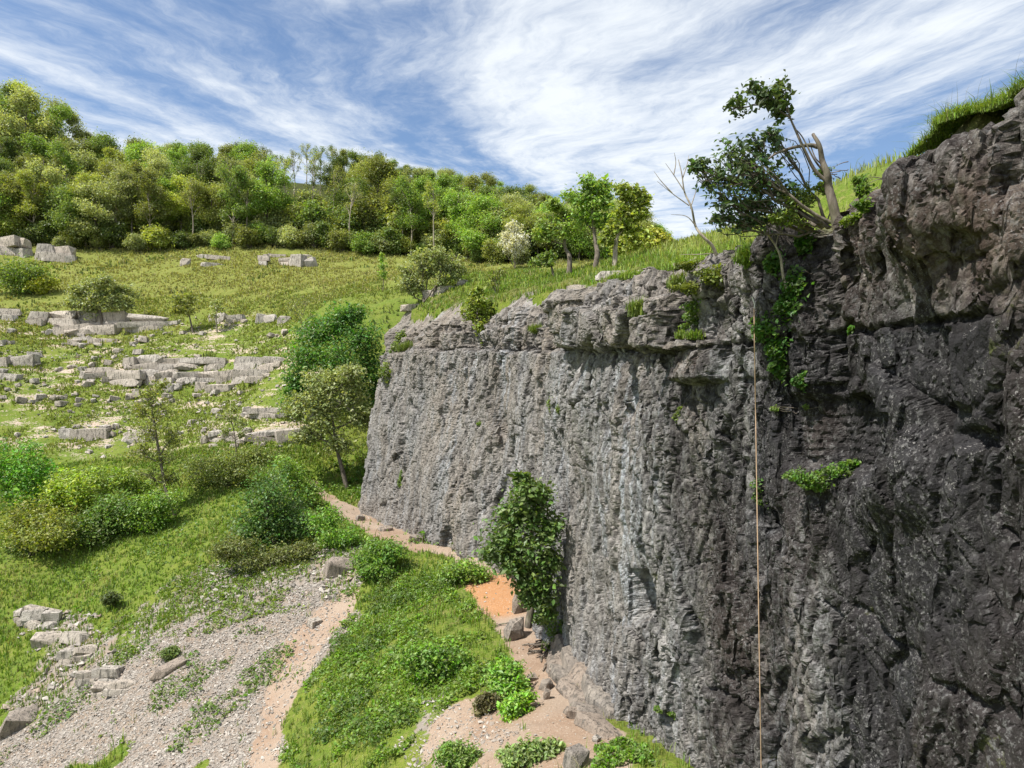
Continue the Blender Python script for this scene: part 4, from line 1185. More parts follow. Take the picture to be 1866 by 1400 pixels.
BUSHES = [
    ('dark dense bush at the crest, between the slender tree and the leaning tree', [(500, 880, 40, 34), (470, 920, 42, 34), (520, 930, 40, 36), (545, 960, 26, 26), (455, 960, 34, 28), (500, 970, 44, 30), (480, 1005, 34, 18)], (0.052, 0.105, 0.020), (500, 1000), 0.15),
    ('bright green tall bush at the left edge of the picture', [(30, 830, 36, 28), (60, 860, 34, 28), (10, 870, 34, 30), (45, 890, 40, 28), (-20, 840, 30, 40)], (0.075, 0.175, 0.014), (30, 960), 0.17),
    ('yellow green bush right of the bright tall bush at left', [(120, 880, 30, 20), (155, 890, 30, 22), (95, 905, 26, 20), (140, 915, 34, 18)], (0.155, 0.215, 0.014), (130, 960), 0.16),
    ('olive bush with russet tips at the lower left edge', [(40, 940, 44, 26), (90, 955, 44, 28), (10, 960, 34, 26), (120, 970, 36, 22), (60, 980, 46, 18)], (0.115, 0.135, 0.016), (60, 1012), 0.15),
    ('shaded green bush left of the slender tree foot', [(180, 930, 36, 26), (215, 915, 34, 24), (200, 955, 36, 20), (160, 960, 30, 20), (245, 935, 30, 22)], (0.072, 0.125, 0.018), (200, 985), 0.15),
    ('fresh green bramble bush under the slender tree', [(270, 925, 34, 20), (300, 910, 30, 20), (245, 950, 28, 16), (285, 950, 30, 14)], (0.095, 0.165, 0.016), (270, 970), 0.14),
    ('tangled scrub thicket below the small thin young tree', [(400, 840, 40, 20), (445, 845, 34, 22), (365, 860, 34, 20), (480, 830, 30, 22), (420, 870, 44, 16)], (0.105, 0.130, 0.030), (420, 885), 0.14),
    ('bright green bush at the start of the path, left of it', [(620, 965, 34, 18), (590, 945, 26, 20), (640, 985, 26, 14), (605, 985, 28, 14)], (0.090, 0.175, 0.016), (610, 1000), 0.12),
    ('dark bramble bush overhanging the top of the scree', [(685, 1005, 34, 18), (665, 1025, 24, 18), (715, 1005, 28, 14), (690, 1035, 26, 12)], (0.075, 0.140, 0.016), (690, 1048), 0.12),
    ('round green bush on the near side of the path bend', [(845, 1035, 34, 16), (825, 1045, 22, 12), (870, 1045, 24, 12)], (0.100, 0.165, 0.018), (845, 1060), 0.11),
    ('leafy bush on the path edge halfway down the bank', [(925, 1220, 26, 18), (940, 1245, 22, 18), (910, 1245, 20, 16)], (0.095, 0.185, 0.014), (925, 1268), 0.09),
    ('low leafy bush on the trodden earth below the bank', [(935, 1290, 24, 16), (955, 1275, 18, 12)], (0.120, 0.225, 0.014), (940, 1305), 0.09),
    ('small brown-green dead bush on the rubble', [(887, 1275, 16, 14), (880, 1290, 14, 10)], (0.075, 0.070, 0.028), (885, 1300), 0.08),
    ('pale flowering low bush at the bottom of the picture', [(960, 1368, 30, 14), (1000, 1365, 24, 12), (930, 1378, 24, 12)], (0.120, 0.170, 0.050), (960, 1392), 0.08),
    ('green bush beside the pale flowering bush at the bottom', [(840, 1370, 30, 16), (810, 1385, 28, 14), (870, 1385, 22, 12)], (0.090, 0.150, 0.025), (835, 1398), 0.08),
    ('sprawling dark bush in the middle of the green bank', [(800, 1190, 40, 20), (760, 1200, 34, 18), (830, 1215, 30, 16), (780, 1225, 34, 14)], (0.080, 0.150, 0.014), (795, 1235), 0.11),
    ('low dark thorn scrub trailing down from the dense bush at the crest', [(430, 990, 34, 18), (470, 1015, 34, 16), (520, 1010, 34, 18), (560, 1000, 24, 16), (400, 1010, 22, 12)], (0.085, 0.100, 0.026), (480, 1035), 0.11),
    ('bright bramble mound between the yellow bush and the slender tree', [(190, 880, 34, 18), (225, 870, 28, 16), (160, 860, 26, 16), (250, 890, 26, 16)], (0.125, 0.185, 0.020), (205, 925), 0.14),
    ('dark scrub hollow at the lower left, below the olive bush', [(150, 960, 40, 20), (190, 975, 34, 16), (100, 985, 34, 18), (40, 1005, 34, 16)], (0.070, 0.105, 0.020), (130, 1000), 0.13),
    ('green bush between the crest bush and the thicket', [(540, 870, 26, 20), (565, 895, 22, 20), (520, 850, 22, 18)], (0.100, 0.170, 0.018), (545, 925), 0.13),
    ('small dark bush standing alone on the grassy slope at left', [(210, 1085, 14, 9), (203, 1090, 10, 7)], (0.055, 0.075, 0.022), (210, 1103), 0.10),
    ('small green bush beside the flat slab on the scree', [(305, 1190, 16, 9), (315, 1186, 10, 7)], (0.075, 0.110, 0.022), (305, 1202), 0.09),
    ('green bush at the left edge below the rock outcrop', [(30, 490, 34, 22), (70, 500, 28, 20), (10, 510, 30, 20), (50, 520, 34, 16)], (0.085, 0.130, 0.018), (40, 535), 0.26),
    ('yellow green bush right of the left edge bush', [(82, 508, 18, 14), (75, 522, 18, 10)], (0.20, 0.22, 0.016), (80, 536), 0.26),
]
for i, (lab, lobes, colr, base, lf) in enumerate(BUSHES):
    px_tree('bush', lab, 'bush', base, lobes, colr, 100 + i, None, 0.045, lf, 75, 18, stems=(0, 0, -0.05), spread=0.28, gain=1.3)
# ------------------------------------------------------------------ stones, outcrops and boulders
def stone_mesh(seed, mat, flat=1.0, cuts=16):
    r = np.random.default_rng(seed)
    bm = bmesh.new()
    for sx in (-.5, .5):
        for sy in (-.5, .5):
            for sz in (-.5, .5):
                bm.verts.new(np.array([sx, sy, sz]) * (1 - (0.30 if flat == 1.0 else 0.62) * r.random(3) ** 1.2))
    for k in range(cuts):
        q = r.normal(0, 1, 3)
        q = q / (np.abs(q) ** 3.2).sum() ** (1 / 3.2)
        bm.verts.new(q * 0.5 * (0.84 + 0.20 * r.random()))
    res = bmesh.ops.convex_hull(bm, input=bm.verts)
    for g in list({v for v in res['geom_interior'] + res['geom_unused'] if isinstance(v, bmesh.types.BMVert)}):
        if g.is_valid:
            bm.verts.remove(g)
    bmesh.ops.recalc_face_normals(bm, faces=bm.faces)
    me = bpy.data.meshes.new('stone')
    bm.to_mesh(me); bm.free()
    me.materials.append(mat)
    return me
STONES = [stone_mesh(700 + i, MAT_STONE) for i in range(10)]
STONES += [stone_mesh(720 + i, MAT_STONE, 0.6) for i in range(10)]
BOULDERS = [stone_mesh(800 + i, MAT_BOULDER, 0.62, cuts=20) for i in range(8)]
ro = random.Random(9)
def outcrop(label, bands, stone_px=22, cat='rock outcrop', dmin=4.0, lean=0.25):
    """courses of bedded limestone; bands: (x0, x1, top row left, top row right, bottom row left, bottom row right)"""
    root = None
    for bi, (x0, x1, ta, tb, ba, bb) in enumerate(bands):
        px = x0
        while px < x1:
            w = stone_px * 1.3 * ro.uniform(0.4, 2.2)
            c = px + w / 2
            px += w * 0.96
            u = np.clip((c - x0) / max(1, x1 - x0), 0, 1)
            yt, yb = ta + (tb - ta) * u, ba + (bb - ba) * u
            if ro.random() < 0.12:
                continue
            b = hit(c, yb + ro.uniform(-1, 2), dmin)
            k = b[1] / F
            if root is None:
                root = thing('rock_outcrop', label, cat, tuple(b))
            nh = max(1, int(round((yb - yt) / 13 + ro.uniform(-.4, .4))))
            z = b[2] - 0.05
            for j in range(nh):
                h = (yb - yt) * k / nh * ro.uniform(0.85, 1.12) * 1.08
                ww = w * k * ro.uniform(0.95, 1.15)
                dp = max(0.5, ro.uniform(0.8, 1.3) * h)
                o = link('stone', ro.choice(STONES), root)
                o.location = Vector((b[0], b[1] + dp * 0.28 + j * h * lean + ro.uniform(-.12, .12) * h, z + h * ro.uniform(.26, .46))) - root.location
                o.scale = (ww * 1.22, dp, h * 1.2)
                o.rotation_euler = (ro.uniform(-.14, .14), ro.uniform(-.10, .10), ro.uniform(-.4, .4) + (math.pi if ro.random() < .5 else 0))
                z += h * 0.94
    return root
outcrop('long bedded rock band under the spreading tree at left', [(-10, 60, 562, 562, 582, 586), (50, 262, 562, 570, 590, 602), (60, 130, 590, 592, 610, 612), (130, 255, 592, 592, 610, 606)], 24)
outcrop('short low rock band right of the small crooked tree', [(380, 505, 570, 572, 586, 588)], 22)
outcrop('tall pale rock face in the middle of the quarried hillside', [(225, 488, 648, 648, 674, 674), (195, 470, 672, 674, 700, 696), (300, 400, 698, 698, 712, 712)], 22)
outcrop('broken stone row left of the tall pale rock face', [(145, 235, 672, 668, 690, 690), (130, 200, 612, 612, 622, 624)], 16)
outcrop('low rock step at the left edge of the quarried hillside', [(-10, 42, 648, 650, 668, 668), (-10, 30, 676, 678, 690, 690)], 20)
outcrop('pale stone row just left of the slender tree crown', [(108, 172, 778, 780, 798, 802), (165, 262, 780, 780, 808, 806)], 20)
outcrop('rock step behind the small thin young tree', [(380, 440, 784, 784, 806, 804), (440, 528, 780, 782, 804, 806)], 20)
outcrop('small shaded rock step left of the dense dark tree', [(440, 522, 740, 740, 758, 760)], 20)
outcrop('grey rock face under the wood at the far left', [(-10, 40, 430, 434, 462, 466), (25, 92, 436, 446, 474, 474), (78, 132, 460, 464, 476, 478)], 15, dmin=60)
outcrop('low ledge at the meadow top, left of the wider ledge', [(328, 385, 470, 474, 482, 484), (358, 402, 462, 464, 470, 472)], 13, dmin=60)
outcrop('wide broken ledge at the meadow top under the wood', [(470, 566, 466, 466, 484, 486), (480, 560, 461, 461, 468, 468)], 13, dmin=60)
outcrop('stepped stones on the plateau by the crooked trees', [(1092, 1152, 494, 488, 508, 504), (1040, 1110, 520, 510, 532, 524)], 18, dmin=20)
outcrop('rock step under the vase-shaped tree', [(775, 850, 548, 538, 560, 552), (735, 800, 566, 562, 578, 572)], 18, dmin=43)
outcrop('broken rock at the left edge beside the scree', [(-10, 40, 1108, 1108, 1132, 1134), (40, 90, 1112, 1116, 1142, 1146)], 24)
outcrop('stepped rock rib left of the scree slope', [(105, 150, 1190, 1178, 1216, 1204), (140, 185, 1226, 1216, 1258, 1244), (60, 110, 1160, 1150, 1180, 1172), (165, 200, 1250, 1240, 1272, 1262)], 20)
# scattered lone stones on the quarried slope
lone = thing('rock_outcrop', 'scatter of small stones over the quarried hillside terraces', 'rock outcrop', tuple(hit(250, 740)))
n = 0
while n < 170:
    x, y = ro.uniform(-10, 520), ro.uniform(585, 830)
    w = ro.uniform(7, 20) * (1.4 if ro.random() < .12 else 1)
    if fbm2(np.array([x / 70.0]), np.array([y / 14.0]), 77, 3)[0] < 0.02:
        continue
    b = hit(x, y, 30); k = b[1] / F
    o = link('stone', ro.choice(STONES), lone)
    h = w * k * ro.uniform(0.4, 0.75)
    o.location = Vector(b + (0, 0, h * 0.22)) - lone.location
    o.scale = (w * k, w * k * ro.uniform(.6, 1), h)
    o.rotation_euler = (ro.uniform(-.2, .2), ro.uniform(-.2, .2), ro.uniform(0, 6.28))
    n += 1

def boulder(name, label, px, py, w, h, seed, tilt=(0, 0, 0), depth=0.9, mesh=None, sink=0.15, world=None):
    b = np.asarray(world) if world is not None else hit(px, py)
    k = b[1] / F
    o = link(name, mesh or BOULDERS[seed % 8], None, (b[0], b[1] + w * k * depth * 0.3, b[2] + h * k * (0.5 - sink)), tilt, (w * k * 1.1, w * k * depth, h * k * 1.15))
    return tag(o, label, 'rock')
boulder('boulder', 'dark squared block with mossy foot beside the path below the tree', 937, 1166, 38, 40, 0, (0.25, 0.05, 0.3))
boulder('boulder', 'grey upright block at the bottom edge of the picture', 1050, 1408, 42, 42, 1, (0.1, 0.1, 0.5))
boulder('boulder', 'pale flat slab lying at the foot of the rock ledge', 1046, 1308, 32, 16, 2, (0.15, 0.2, 0.4), 0.8)
boulder('boulder', 'smooth upright boulder under the tree at the top of the earth bank', 944, 1122, 22, 36, 3, (0, 0.1, 0.2), 0.9, None, 0.1, hit(945, 1118))
boulder('boulder', 'pale squared stone on the far side of the path, near the cliff foot', 759, 989, 24, 15, 4)
boulder('boulder', 'flat rock lying across the path at its far end', 655, 948, 16, 10, 5, (0.1, 0.1, 0.7))
boulder('boulder', 'jumbled rock at the far left foot of the cliff', 660, 926, 18, 16, 6, (0.4, 0.2, 0.2))
boulder('boulder', 'flat stone in the middle of the upper path', 700, 968, 26, 9, 7, (0.1, 0.0, 0.5))
boulder('boulder', 'long tilted slab half buried in the scree', 305, 1228, 66, 20, 1, (0.12, -0.35, 0.35), 0.5, BOULDERS[3], 0.3)
boulder('boulder', 'large pale rock below the brambles at the top of the scree', 615, 1048, 56, 40, 2, (0.3, 0.2, 0.4), 0.8, BOULDERS[6], 0.3)
boulder('boulder', 'grey stone at the right edge of the scree', 572, 1142, 22, 14, 3, (0.2, 0.1, 0.9), 0.9, STONES[5])
boulder('boulder', 'large pale rock at the left edge of the scree', 30, 1330, 60, 40, 4, (0.3, 0.2, 0.6), 0.8, BOULDERS[5], 0.3)
boulder('boulder', 'squat stone on the path beside the leafy bushes', 970, 1242, 20, 12, 5, (0.2, 0.1, 0.3))
boulder('boulder', 'larger stone on the path left of the rock ledge', 996, 1258, 22, 20, 6, (0.3, 0.1, 0.8))
boulder('boulder', 'narrow stone next to the larger path stone', 996, 1275, 12, 22, 7, (0.1, 0.1, 0.2))
boulder('boulder', 'small pale stone on the bare earth near the cliff foot', 1088, 1352, 14, 9, 0, (0.2, 0.1, 0.8), 0.9, STONES[7])
boulder('boulder', 'pale stone at the bramble edge above the scree', 470, 1040, 30, 14, 3, (0.2, 0.2, 0.5), 0.8, STONES[1])
# layered ledge of slabs at the cliff foot
led = thing('rock_ledge', 'layered slanting rock ledge at the foot of the cliff beside the path', 'rock ledge', tuple(hit(1040, 1290)))
for tier, (pts, hh) in enumerate((([(1004, 1215), (1016, 1240), (1030, 1265), (1046, 1288), (1062, 1312), (1076, 1330)], 22),
                                  ([(1012, 1200), (1028, 1224), (1046, 1250), (1066, 1276), (1086, 1300)], 34),
                                  ([(1026, 1198), (1046, 1220), (1068, 1246), (1092, 1272), (1112, 1296)], 40))):
    for i, (x, y) in enumerate(pts):
        b = hit(x, y); k = b[1] / F
        o = link('slab', ro.choice(BOULDERS), led)
        o.location = Vector((b[0] + 0.16 + 0.12 * tier, b[1], b[2] + hh * k * (0.22 + 0.16 * tier))) - led.location
        o.scale = (0.60 + 0.1 * tier, 1.5, hh * k * 1.25)
        o.rotation_euler = (0.05 + ro.uniform(-.1, .1), 0.10 + ro.uniform(-.1, .1), 0.20 + ro.uniform(-.2, .2))

# ------------------------------------------------------------------ loose scree
def shards(n, region, smin, smax, seed, warp=0.6, exclude=None, dens=None):
    r = np.random.default_rng(seed)
    lo, hi = region.min(0) - 0.5, region.max(0) + 0.5
    x = r.uniform(lo[0], hi[0], n); y = r.uniform(lo[1], hi[1], n)
    m = in_region(x, y, region, warp, 0.42 if region is SCREE else 0.8)
    if exclude is not None:
        m &= ~in_region(x, y, exclude, 0.3, 1.0) | (r.random(n) < 0.25)
    if dens is not None:
        m &= r.random(n) < dens(x, y)
    x, y = x[m], y[m]
    z = H(x, y)
    k = len(x)
    s = smin * (smax / smin) ** (r.random(k) ** 2.6)
    base = np.array([(1, 0, 0), (0, 1, 0), (-1, 0, 0), (0, -1, 0), (0, 0, 1), (0, 0, -1)], float)
    v = base[None] * (0.65 + 0.7 * r.random((k, 6, 1))) + r.normal(0, 0.16, (k, 6, 3))
    v = v * s[:, None, None] * 0.5 * np.stack([np.ones(k), 0.45 + 0.5 * r.random(k), 0.28 + 0.35 * r.random(k)], 1)[:, None, :]
    a, tl = r.random(k) * 6.28, r.normal(0, 0.35, k)
    ca, sa, ct, st = np.cos(a), np.sin(a), np.cos(tl), np.sin(tl)
    vx_, vz_ = v[..., 0] * ct[:, None] - v[..., 2] * st[:, None], v[..., 0] * st[:, None] + v[..., 2] * ct[:, None]
    v = np.stack([vx_ * ca[:, None] - v[..., 1] * sa[:, None] + x[:, None], vx_ * sa[:, None] + v[..., 1] * ca[:, None] + y[:, None], vz_ + z[:, None] + 0.12 * s[:, None]], -1)
    f = np.array([(0, 1, 4), (1, 2, 4), (2, 3, 4), (3, 0, 4), (1, 0, 5), (2, 1, 5), (3, 2, 5), (0, 3, 5)])
    F_ = (f[None] + 6 * np.arange(k)[:, None, None]).reshape(-1, 3)
    return v.reshape(-1, 3), F_
def shard_material():
    t = NT('scree flakes')
    ge = t.new('ShaderNodeNewGeometry')
    ri = ge.outputs['Random Per Island']
    c = t.mix(ri, (0.20, 0.18, 0.16), (0.43, 0.395, 0.355))
    c = t.mix(t.ramp(t.math('FRACT', t.math('MULTIPLY', ri, 9.7)), 0.75, 1.0, 0, 0.8), c, (0.30, 0.22, 0.165))
    c = t.mix(t.ramp(t.noise(t.pos(), 14, 4), 0.5, 0.7, 0, 0.5), c, (0.20, 0.18, 0.16))
    return t.finish(c, 0.9, None, 0.15)
MAT_SHARD = shard_material()
for nm, lab, args in (('scree_stones', 'slope of loose pale grey limestone flakes', (90000, SCREE, 0.04, 0.17, 31, 1.9, SCREE_DIRT)),
                      ('rubble_stones', 'loose rubble below the green bank', (4500, RUBBLE, 0.03, 0.16, 32, 0.6)),
                      ('path_stones', 'small stones strewn over the earth path', (9000, PATH, 0.025, 0.12, 33, 0.3)),
                      ('slope_stones', 'small broken stones over the quarried slope', (9000, SLOPE, 0.12, 0.55, 34, 1.5, None, lambda x, y: smooth(-0.02, 0.25, fbm2(x * 0.12, H_low(x, y) * 0.9, 79, 3)))),
                      ('bank_stones', 'broken stones between scree and brambles', (4500, BANKROCK, 0.06, 0.40, 35, 0.9)),
                      ('mixed_stones', 'stones thinning out into grass above the scree', (20000, MIXED, 0.04, 0.18, 37, 1.2, None, lambda x, y: smooth(-0.2, 0.2, fbm2(x * 0.9, y * 0.9, 81, 4)))),
                      ('outcrop_stones', 'broken stones left of the scree', (3500, LEFTROCK, 0.06, 0.5, 36, 0.9))):
    v_, f_ = shards(*args)
    tag(link(nm, build_mesh(nm, v_, f_, MAT_SHARD)), lab, 'stones', kind='stuff')
# ------------------------------------------------------------------ grass and ground cover
def blades(x, y, z, n, hgt, wid, r, lean=0.5, arch=0.35):
    """tufts of n tapering blades at each point"""
    k = len(x)
    X, Y, Z_ = np.repeat(x, n), np.repeat(y, n), np.repeat(z, n)
    m = k * n
    a = r.random(m) * 6.28
    hh = np.repeat(np.broadcast_to(hgt, (k,)), n) * np.exp(r.normal(0, 0.3, m))
    ww = np.repeat(np.broadcast_to(wid, (k,)), n)
    le = lean * np.abs(r.normal(0.5, 0.45, m)) * hh
    dx, dy = np.cos(a), np.sin(a)
    X = X + r.normal(0, 0.22, m) * hh; Y = Y + r.normal(0, 0.22, m) * hh
    b = np.stack([X, Y, Z_ - 0.02], 1)
    sidev = np.stack([-dy, dx, np.zeros(m)], 1) * ww[:, None] * 0.5
    midp = b + np.stack([dx * le * 0.35, dy * le * 0.35, hh * 0.6], 1)
    tip = b + np.stack([dx * le, dy * le, hh * (1 - arch * r.random(m))], 1)
    v = np.stack([b - sidev, b + sidev, midp + sidev * 0.8, tip, midp - sidev * 0.8], 1)
    f = np.array([(0, 1, 2, 4)])
    q = 5 * np.arange(m)
    F4 = np.stack([q, q + 1, q + 2, q + 4], 1)
    F3 = np.stack([q + 4, q + 2, q + 3, q + 3], 1)
    return v.reshape(-1, 3), np.vstack([F4[:, [0, 1, 2]], F4[:, [0, 2, 3]], F3[:, :3]])

ALLOW = lambda x, y: ~(in_region(x, y, SCREE, 1.9, 0.42) | in_region(x, y, PATH, 0.35, 1.3, 5) | in_region(x, y, RUBBLE, 0.5, 1.0, 15) | in_region(x, y, SCREE_DIRT, 0.4, 1.0, 9))
def grass_field(name, label, n, box, hgt, wid, per, color, seed, dens=None, strays=0.03, allow=True):
    r = np.random.default_rng(seed)
    x = r.uniform(box[0], box[1], n); y = r.uniform(box[2], box[3], n)
    vis = (np.abs(x / y) < 0.82)
    x, y = x[vis], y[vis]
    m = np.ones(len(x), bool)
    if allow:
        m &= ALLOW(x, y) | (r.random(len(x)) < strays)
    m &= ~inside(x, y, poly) | (edge_dist(x, y) > 1.2)
    if dens is not None:
        m &= r.random(len(x)) < dens(x, y)
    x, y = x[m], y[m]
    z = H(x, y)
    hh = hgt * (0.6 + 0.8 * (0.5 + 0.5 * fbm2(x * 0.8, y * 0.8, seed + 3, 3)))
    v_, f_ = blades(x, y, z, per, hh, np.clip(wid * y / (0.5 * (box[2] + box[3])), 0.012, 0.2), r)
    o = link(name, build_mesh(name, v_, f_, MAT_GRASS))
    o.color = (*color, 1)
    return tag(o, label, 'grass', kind='stuff')
pn = lambda s, sc, lo, hi: (lambda x, y: smooth(lo, hi, fbm2(x * sc, y * sc, s, 4)))
grass_field('bank_grass', 'bright green grass on the near bank and slopes', 62000, (-34, 6, 11, 50), 0.20, 0.035, 4, (0.150, 0.245, 0.022), 51, lambda x, y: 0.4 + 0.6 * smooth(-0.35, 0.25, fbm2(x * 0.5, y * 0.5, 61, 4)))
grass_field('dry_bank_grass', 'straw-green dry grass among the bank grass', 17000, (-34, 6, 11, 50), 0.22, 0.028, 4, (0.28, 0.27, 0.08), 52, pn(62, 0.6, -0.1, 0.4))
grass_field('hillside_grass', 'grass over the quarried hillside', 60000, (-55, 2, 48, 80), 0.20, 0.075, 3, (0.205, 0.255, 0.038), 53, pn(63, 0.35, -0.4, 0.25))
grass_field('meadow_grass', 'sunlit grass of the meadow below the wood', 50000, (-80, 30, 70, 106), 0.24, 0.11, 3, (0.30, 0.30, 0.07), 54, pn(64, 0.3, -0.5, 0.2), allow=False)
grass_field('meadow_weeds', 'darker herbs dotted over the meadow', 9000, (-80, 25, 55, 104), 0.34, 0.14, 4, (0.12, 0.17, 0.030), 55, pn(65, 0.22, 0.12, 0.4), allow=False)
grass_field('plateau_grass', 'grass on the plateau behind the cliff rim', 30000, (-8, 24, 9, 70), 0.20, 0.045, 4, (0.235, 0.28, 0.045), 56, lambda x, y: inside(x, y, poly).astype(float), allow=False)

# leafy cover on the bank beside the path: low herbs and brambles
BANK = poly_xy([(640, 1020), (720, 1010), (850, 1060), (835, 1085), (870, 1140), (915, 1190), (942, 1235), (890, 1260), (830, 1290), (790, 1310), (720, 1390), (640, 1410), (495, 1410),
                (560, 1250), (590, 1190), (640, 1110), (670, 1070)])
def leafy(name, label, n, region, leaf, color, seed, dens, lift=0.35, sc=0.9, exclude=None, box=None):
    r = np.random.default_rng(seed)
    lo, hi = (region.min(0), region.max(0)) if region is not None else (np.array(box[::2]), np.array(box[1::2]))
    x = r.uniform(lo[0], hi[0], n); y = r.uniform(lo[1], hi[1], n)
    m = in_region(x, y, region, 0.5, 1.0, 25) if region is not None else np.ones(n, bool)
    if region is BANK:
        m &= ~in_region(x, y, PATH, 0.35, 1.3, 5)
    if region is None:
        m &= ALLOW(x, y)
    q = fbm2(x * sc, y * sc, seed + 1, 4)
    m &= r.random(n) < smooth(dens[0], dens[1], q)
    x, y, q = x[m], y[m], q[m]
    top = lift * np.clip(q - dens[0] + 0.15, 0.05, 1) * (0.7 + 0.6 * noise2(x * 4, y * 4, seed + 9))
    z = H(x, y) + np.maximum(top, 0.02) * r.random(len(x)) ** 0.4
    v_, f_ = leaves(np.stack([x, y, z], 1), leaf, r, 0.8, 0.65)
    o = link(name, build_mesh(name, v_, f_, MAT_LEAF))
    o.color = (*color, 1)
    return tag(o, label, 'ground cover', kind='stuff')
leafy('bank_herbs', 'bright low herbs covering the bank left of the path', 70000, BANK, 0.085, (0.165, 0.285, 0.022), 71, (-0.25, 0.15), 0.35, 0.9)
leafy('bank_brambles', 'darker brambles on the bank left of the path', 60000, BANK, 0.08, (0.105, 0.185, 0.022), 73, (0.02, 0.25), 0.9, 0.6)
leafy('slope_herbs', 'low herbs scattered over the grassy slopes', 46000, None, 0.12, (0.120, 0.215, 0.020), 75, (0.02, 0.35), 0.45, 0.45, box=(-34, -4, 17, 48))
leafy('mixed_weeds', 'weeds and grass among the stones above the scree', 26000, MIXED, 0.09, (0.165, 0.255, 0.024), 85, (-0.1, 0.25), 0.35, 0.8)
leafy('scree_weeds', 'weeds rooted in the scree', 30000, SCREE, 0.10, (0.115, 0.200, 0.022), 77, (0.14, 0.38), 0.5, 0.55)
leafy('foot_grass_patch', 'green herbs at the cliff foot at the bottom edge', 5000, poly_xy([(1085, 1365), (1150, 1362), (1230, 1420), (1070, 1420)]), 0.06, (0.145, 0.265, 0.020), 79, (-0.5, 0.0), 0.2, 1.2)
leafy('path_edge_herbs', 'herbs along the cliff foot by the upper path', 5000, poly_xy([(740, 960), (860, 1000), (850, 1012), (760, 990)]), 0.12, (0.135, 0.235, 0.020), 81, (-0.3, 0.1), 0.5, 1.0)
leafy('path_head_herbs', 'green herbs around the leaning tree foot', 9000, poly_xy([(540, 845), (660, 830), (672, 915), (600, 900), (545, 890)]), 0.14, (0.110, 0.210, 0.018), 83, (-0.4, 0.0), 0.5, 1.0)

# ------------------------------------------------------------------ plants on the cliff face and rim
def wall_plant(name, label, cat, spots, n, leaf, color, seed, lift=0.22, grass=False, hgt=0.2):
    """spots: (column, row, half width, half height) of leaf patches rooted on the rock"""
    r = np.random.default_rng(seed)
    pts, nr = [], []
    for (px, py, rx, ry) in spots:
        c, nm = on_face(px, py)
        k = c[1] / F
        tang = np.array([nm[1], -nm[0], 0])
        view = abs(tang @ np.array([1, -c[0] / c[1], 0])) + 0.15
        m = n
        q = r.normal(0, 0.55, (m, 2))
        a = c + tang * (q[:, :1] * rx * k / view) + np.array([0, 0, 1.0]) * (q[:, 1:] * ry * k) + nm * (lift * r.random((m, 1)) * np.exp(-(q ** 2).sum(1))[:, None] + 0.02)
        pts.append(a)
    pts = np.vstack(pts)
    root, nm = on_face(*spots[0][:2])
    t = thing(name, label, cat, tuple(root))
    loc = pts - root
    w = Wood()
    for _ in range(max(6, len(spots) * 5)):
        e = loc[r.integers(len(loc))]
        w.tube(bend(e - nm * 0.30 + r.normal(0, 0.05, 3), e, 5, 0.12, r), 0.007, 0.002, 4)
    link('stems', w.mesh(name + '_stems', MAT_BARK), t)
    if grass:
        v_, f_ = blades(loc[:, 0], loc[:, 1], loc[:, 2], 3, np.full(len(loc), hgt), np.full(len(loc), 0.014), r, 0.9, 0.5)
        me = build_mesh(name + '_blades', v_, f_, MAT_GRASS)
    else:
        v_, f_ = leaves(loc, leaf, r, 0.4, 0.65, 0.3, nm * 0.8)
        me = build_mesh(name + '_leaves', v_, f_, MAT_LEAF)
    c = link('blades' if grass else 'leaves', me, t)
    c.color = (*color, 1)
    return t
IVY = (0.070, 0.165, 0.018)
wall_plant('ivy', 'curtain of glossy ivy hanging down the corner below the cliff-top tree', 'ivy',
           [(1470, 440, 12, 22), (1472, 480, 16, 22), (1476, 520, 18, 24), (1474, 560, 20, 24), (1482, 600, 22, 22), (1490, 635, 18, 20), (1487, 670, 11, 16), (1492, 695, 6, 12), (1505, 605, 10, 16)], 420, 0.060, IVY, 201, 0.2)
wall_plant('ledge_plant', 'leafy clump on the ledge under the rock niche', 'plant', [(1480, 868, 18, 12), (1505, 872, 22, 13), (1535, 858, 20, 11), (1500, 885, 14, 10), (1560, 845, 9, 6)], 330, 0.040, (0.105, 0.205, 0.018), 202, 0.3)
wall_plant('fern', 'sparse leafy sprig beside the rope on the dark wall', 'plant', [(1388, 885, 10, 10), (1384, 905, 8, 10), (1395, 915, 6, 8)], 60, 0.045, (0.075, 0.140, 0.018), 203, 0.15)
wall_plant('rim_shrub', 'hanging green shrub in the notch of the near cliff top', 'shrub', [(1595, 350, 9, 16), (1590, 375, 9, 12), (1575, 330, 14, 8), (1545, 315, 14, 6)], 260, 0.042, (0.105, 0.190, 0.020), 204, 0.2)
wall_plant('moss_strip', 'yellow green plant strip on the sloping shelf right of the ivy', 'plant', [(1550, 402, 16, 8), (1525, 415, 16, 6), (1500, 432, 12, 5), (1570, 394, 8, 8)], 240, 0.034, (0.190, 0.290, 0.020), 205, 0.14)
wall_plant('cliff_bush', 'olive bush high on the cliff in the middle cleft', 'bush', [(1285, 510, 18, 14), (1310, 500, 14, 12), (1270, 525, 12, 10), (1300, 485, 10, 8)], 380, 0.055, (0.150, 0.190, 0.028), 206, 0.4)
wall_plant('cliff_bush', 'lower green bush under the olive bush on the cliff', 'bush', [(1268, 578, 12, 14), (1280, 560, 10, 12), (1265, 595, 9, 8)], 280, 0.050, (0.115, 0.195, 0.022), 207, 0.3)
wall_plant('grass_tuft', 'bright grass tuft on the brown block ledge', 'grass tuft', [(1278, 612, 16, 5), (1262, 615, 10, 4)], 260, 0.04, (0.176, 0.270, 0.025), 208, 0.2, True, 0.10)
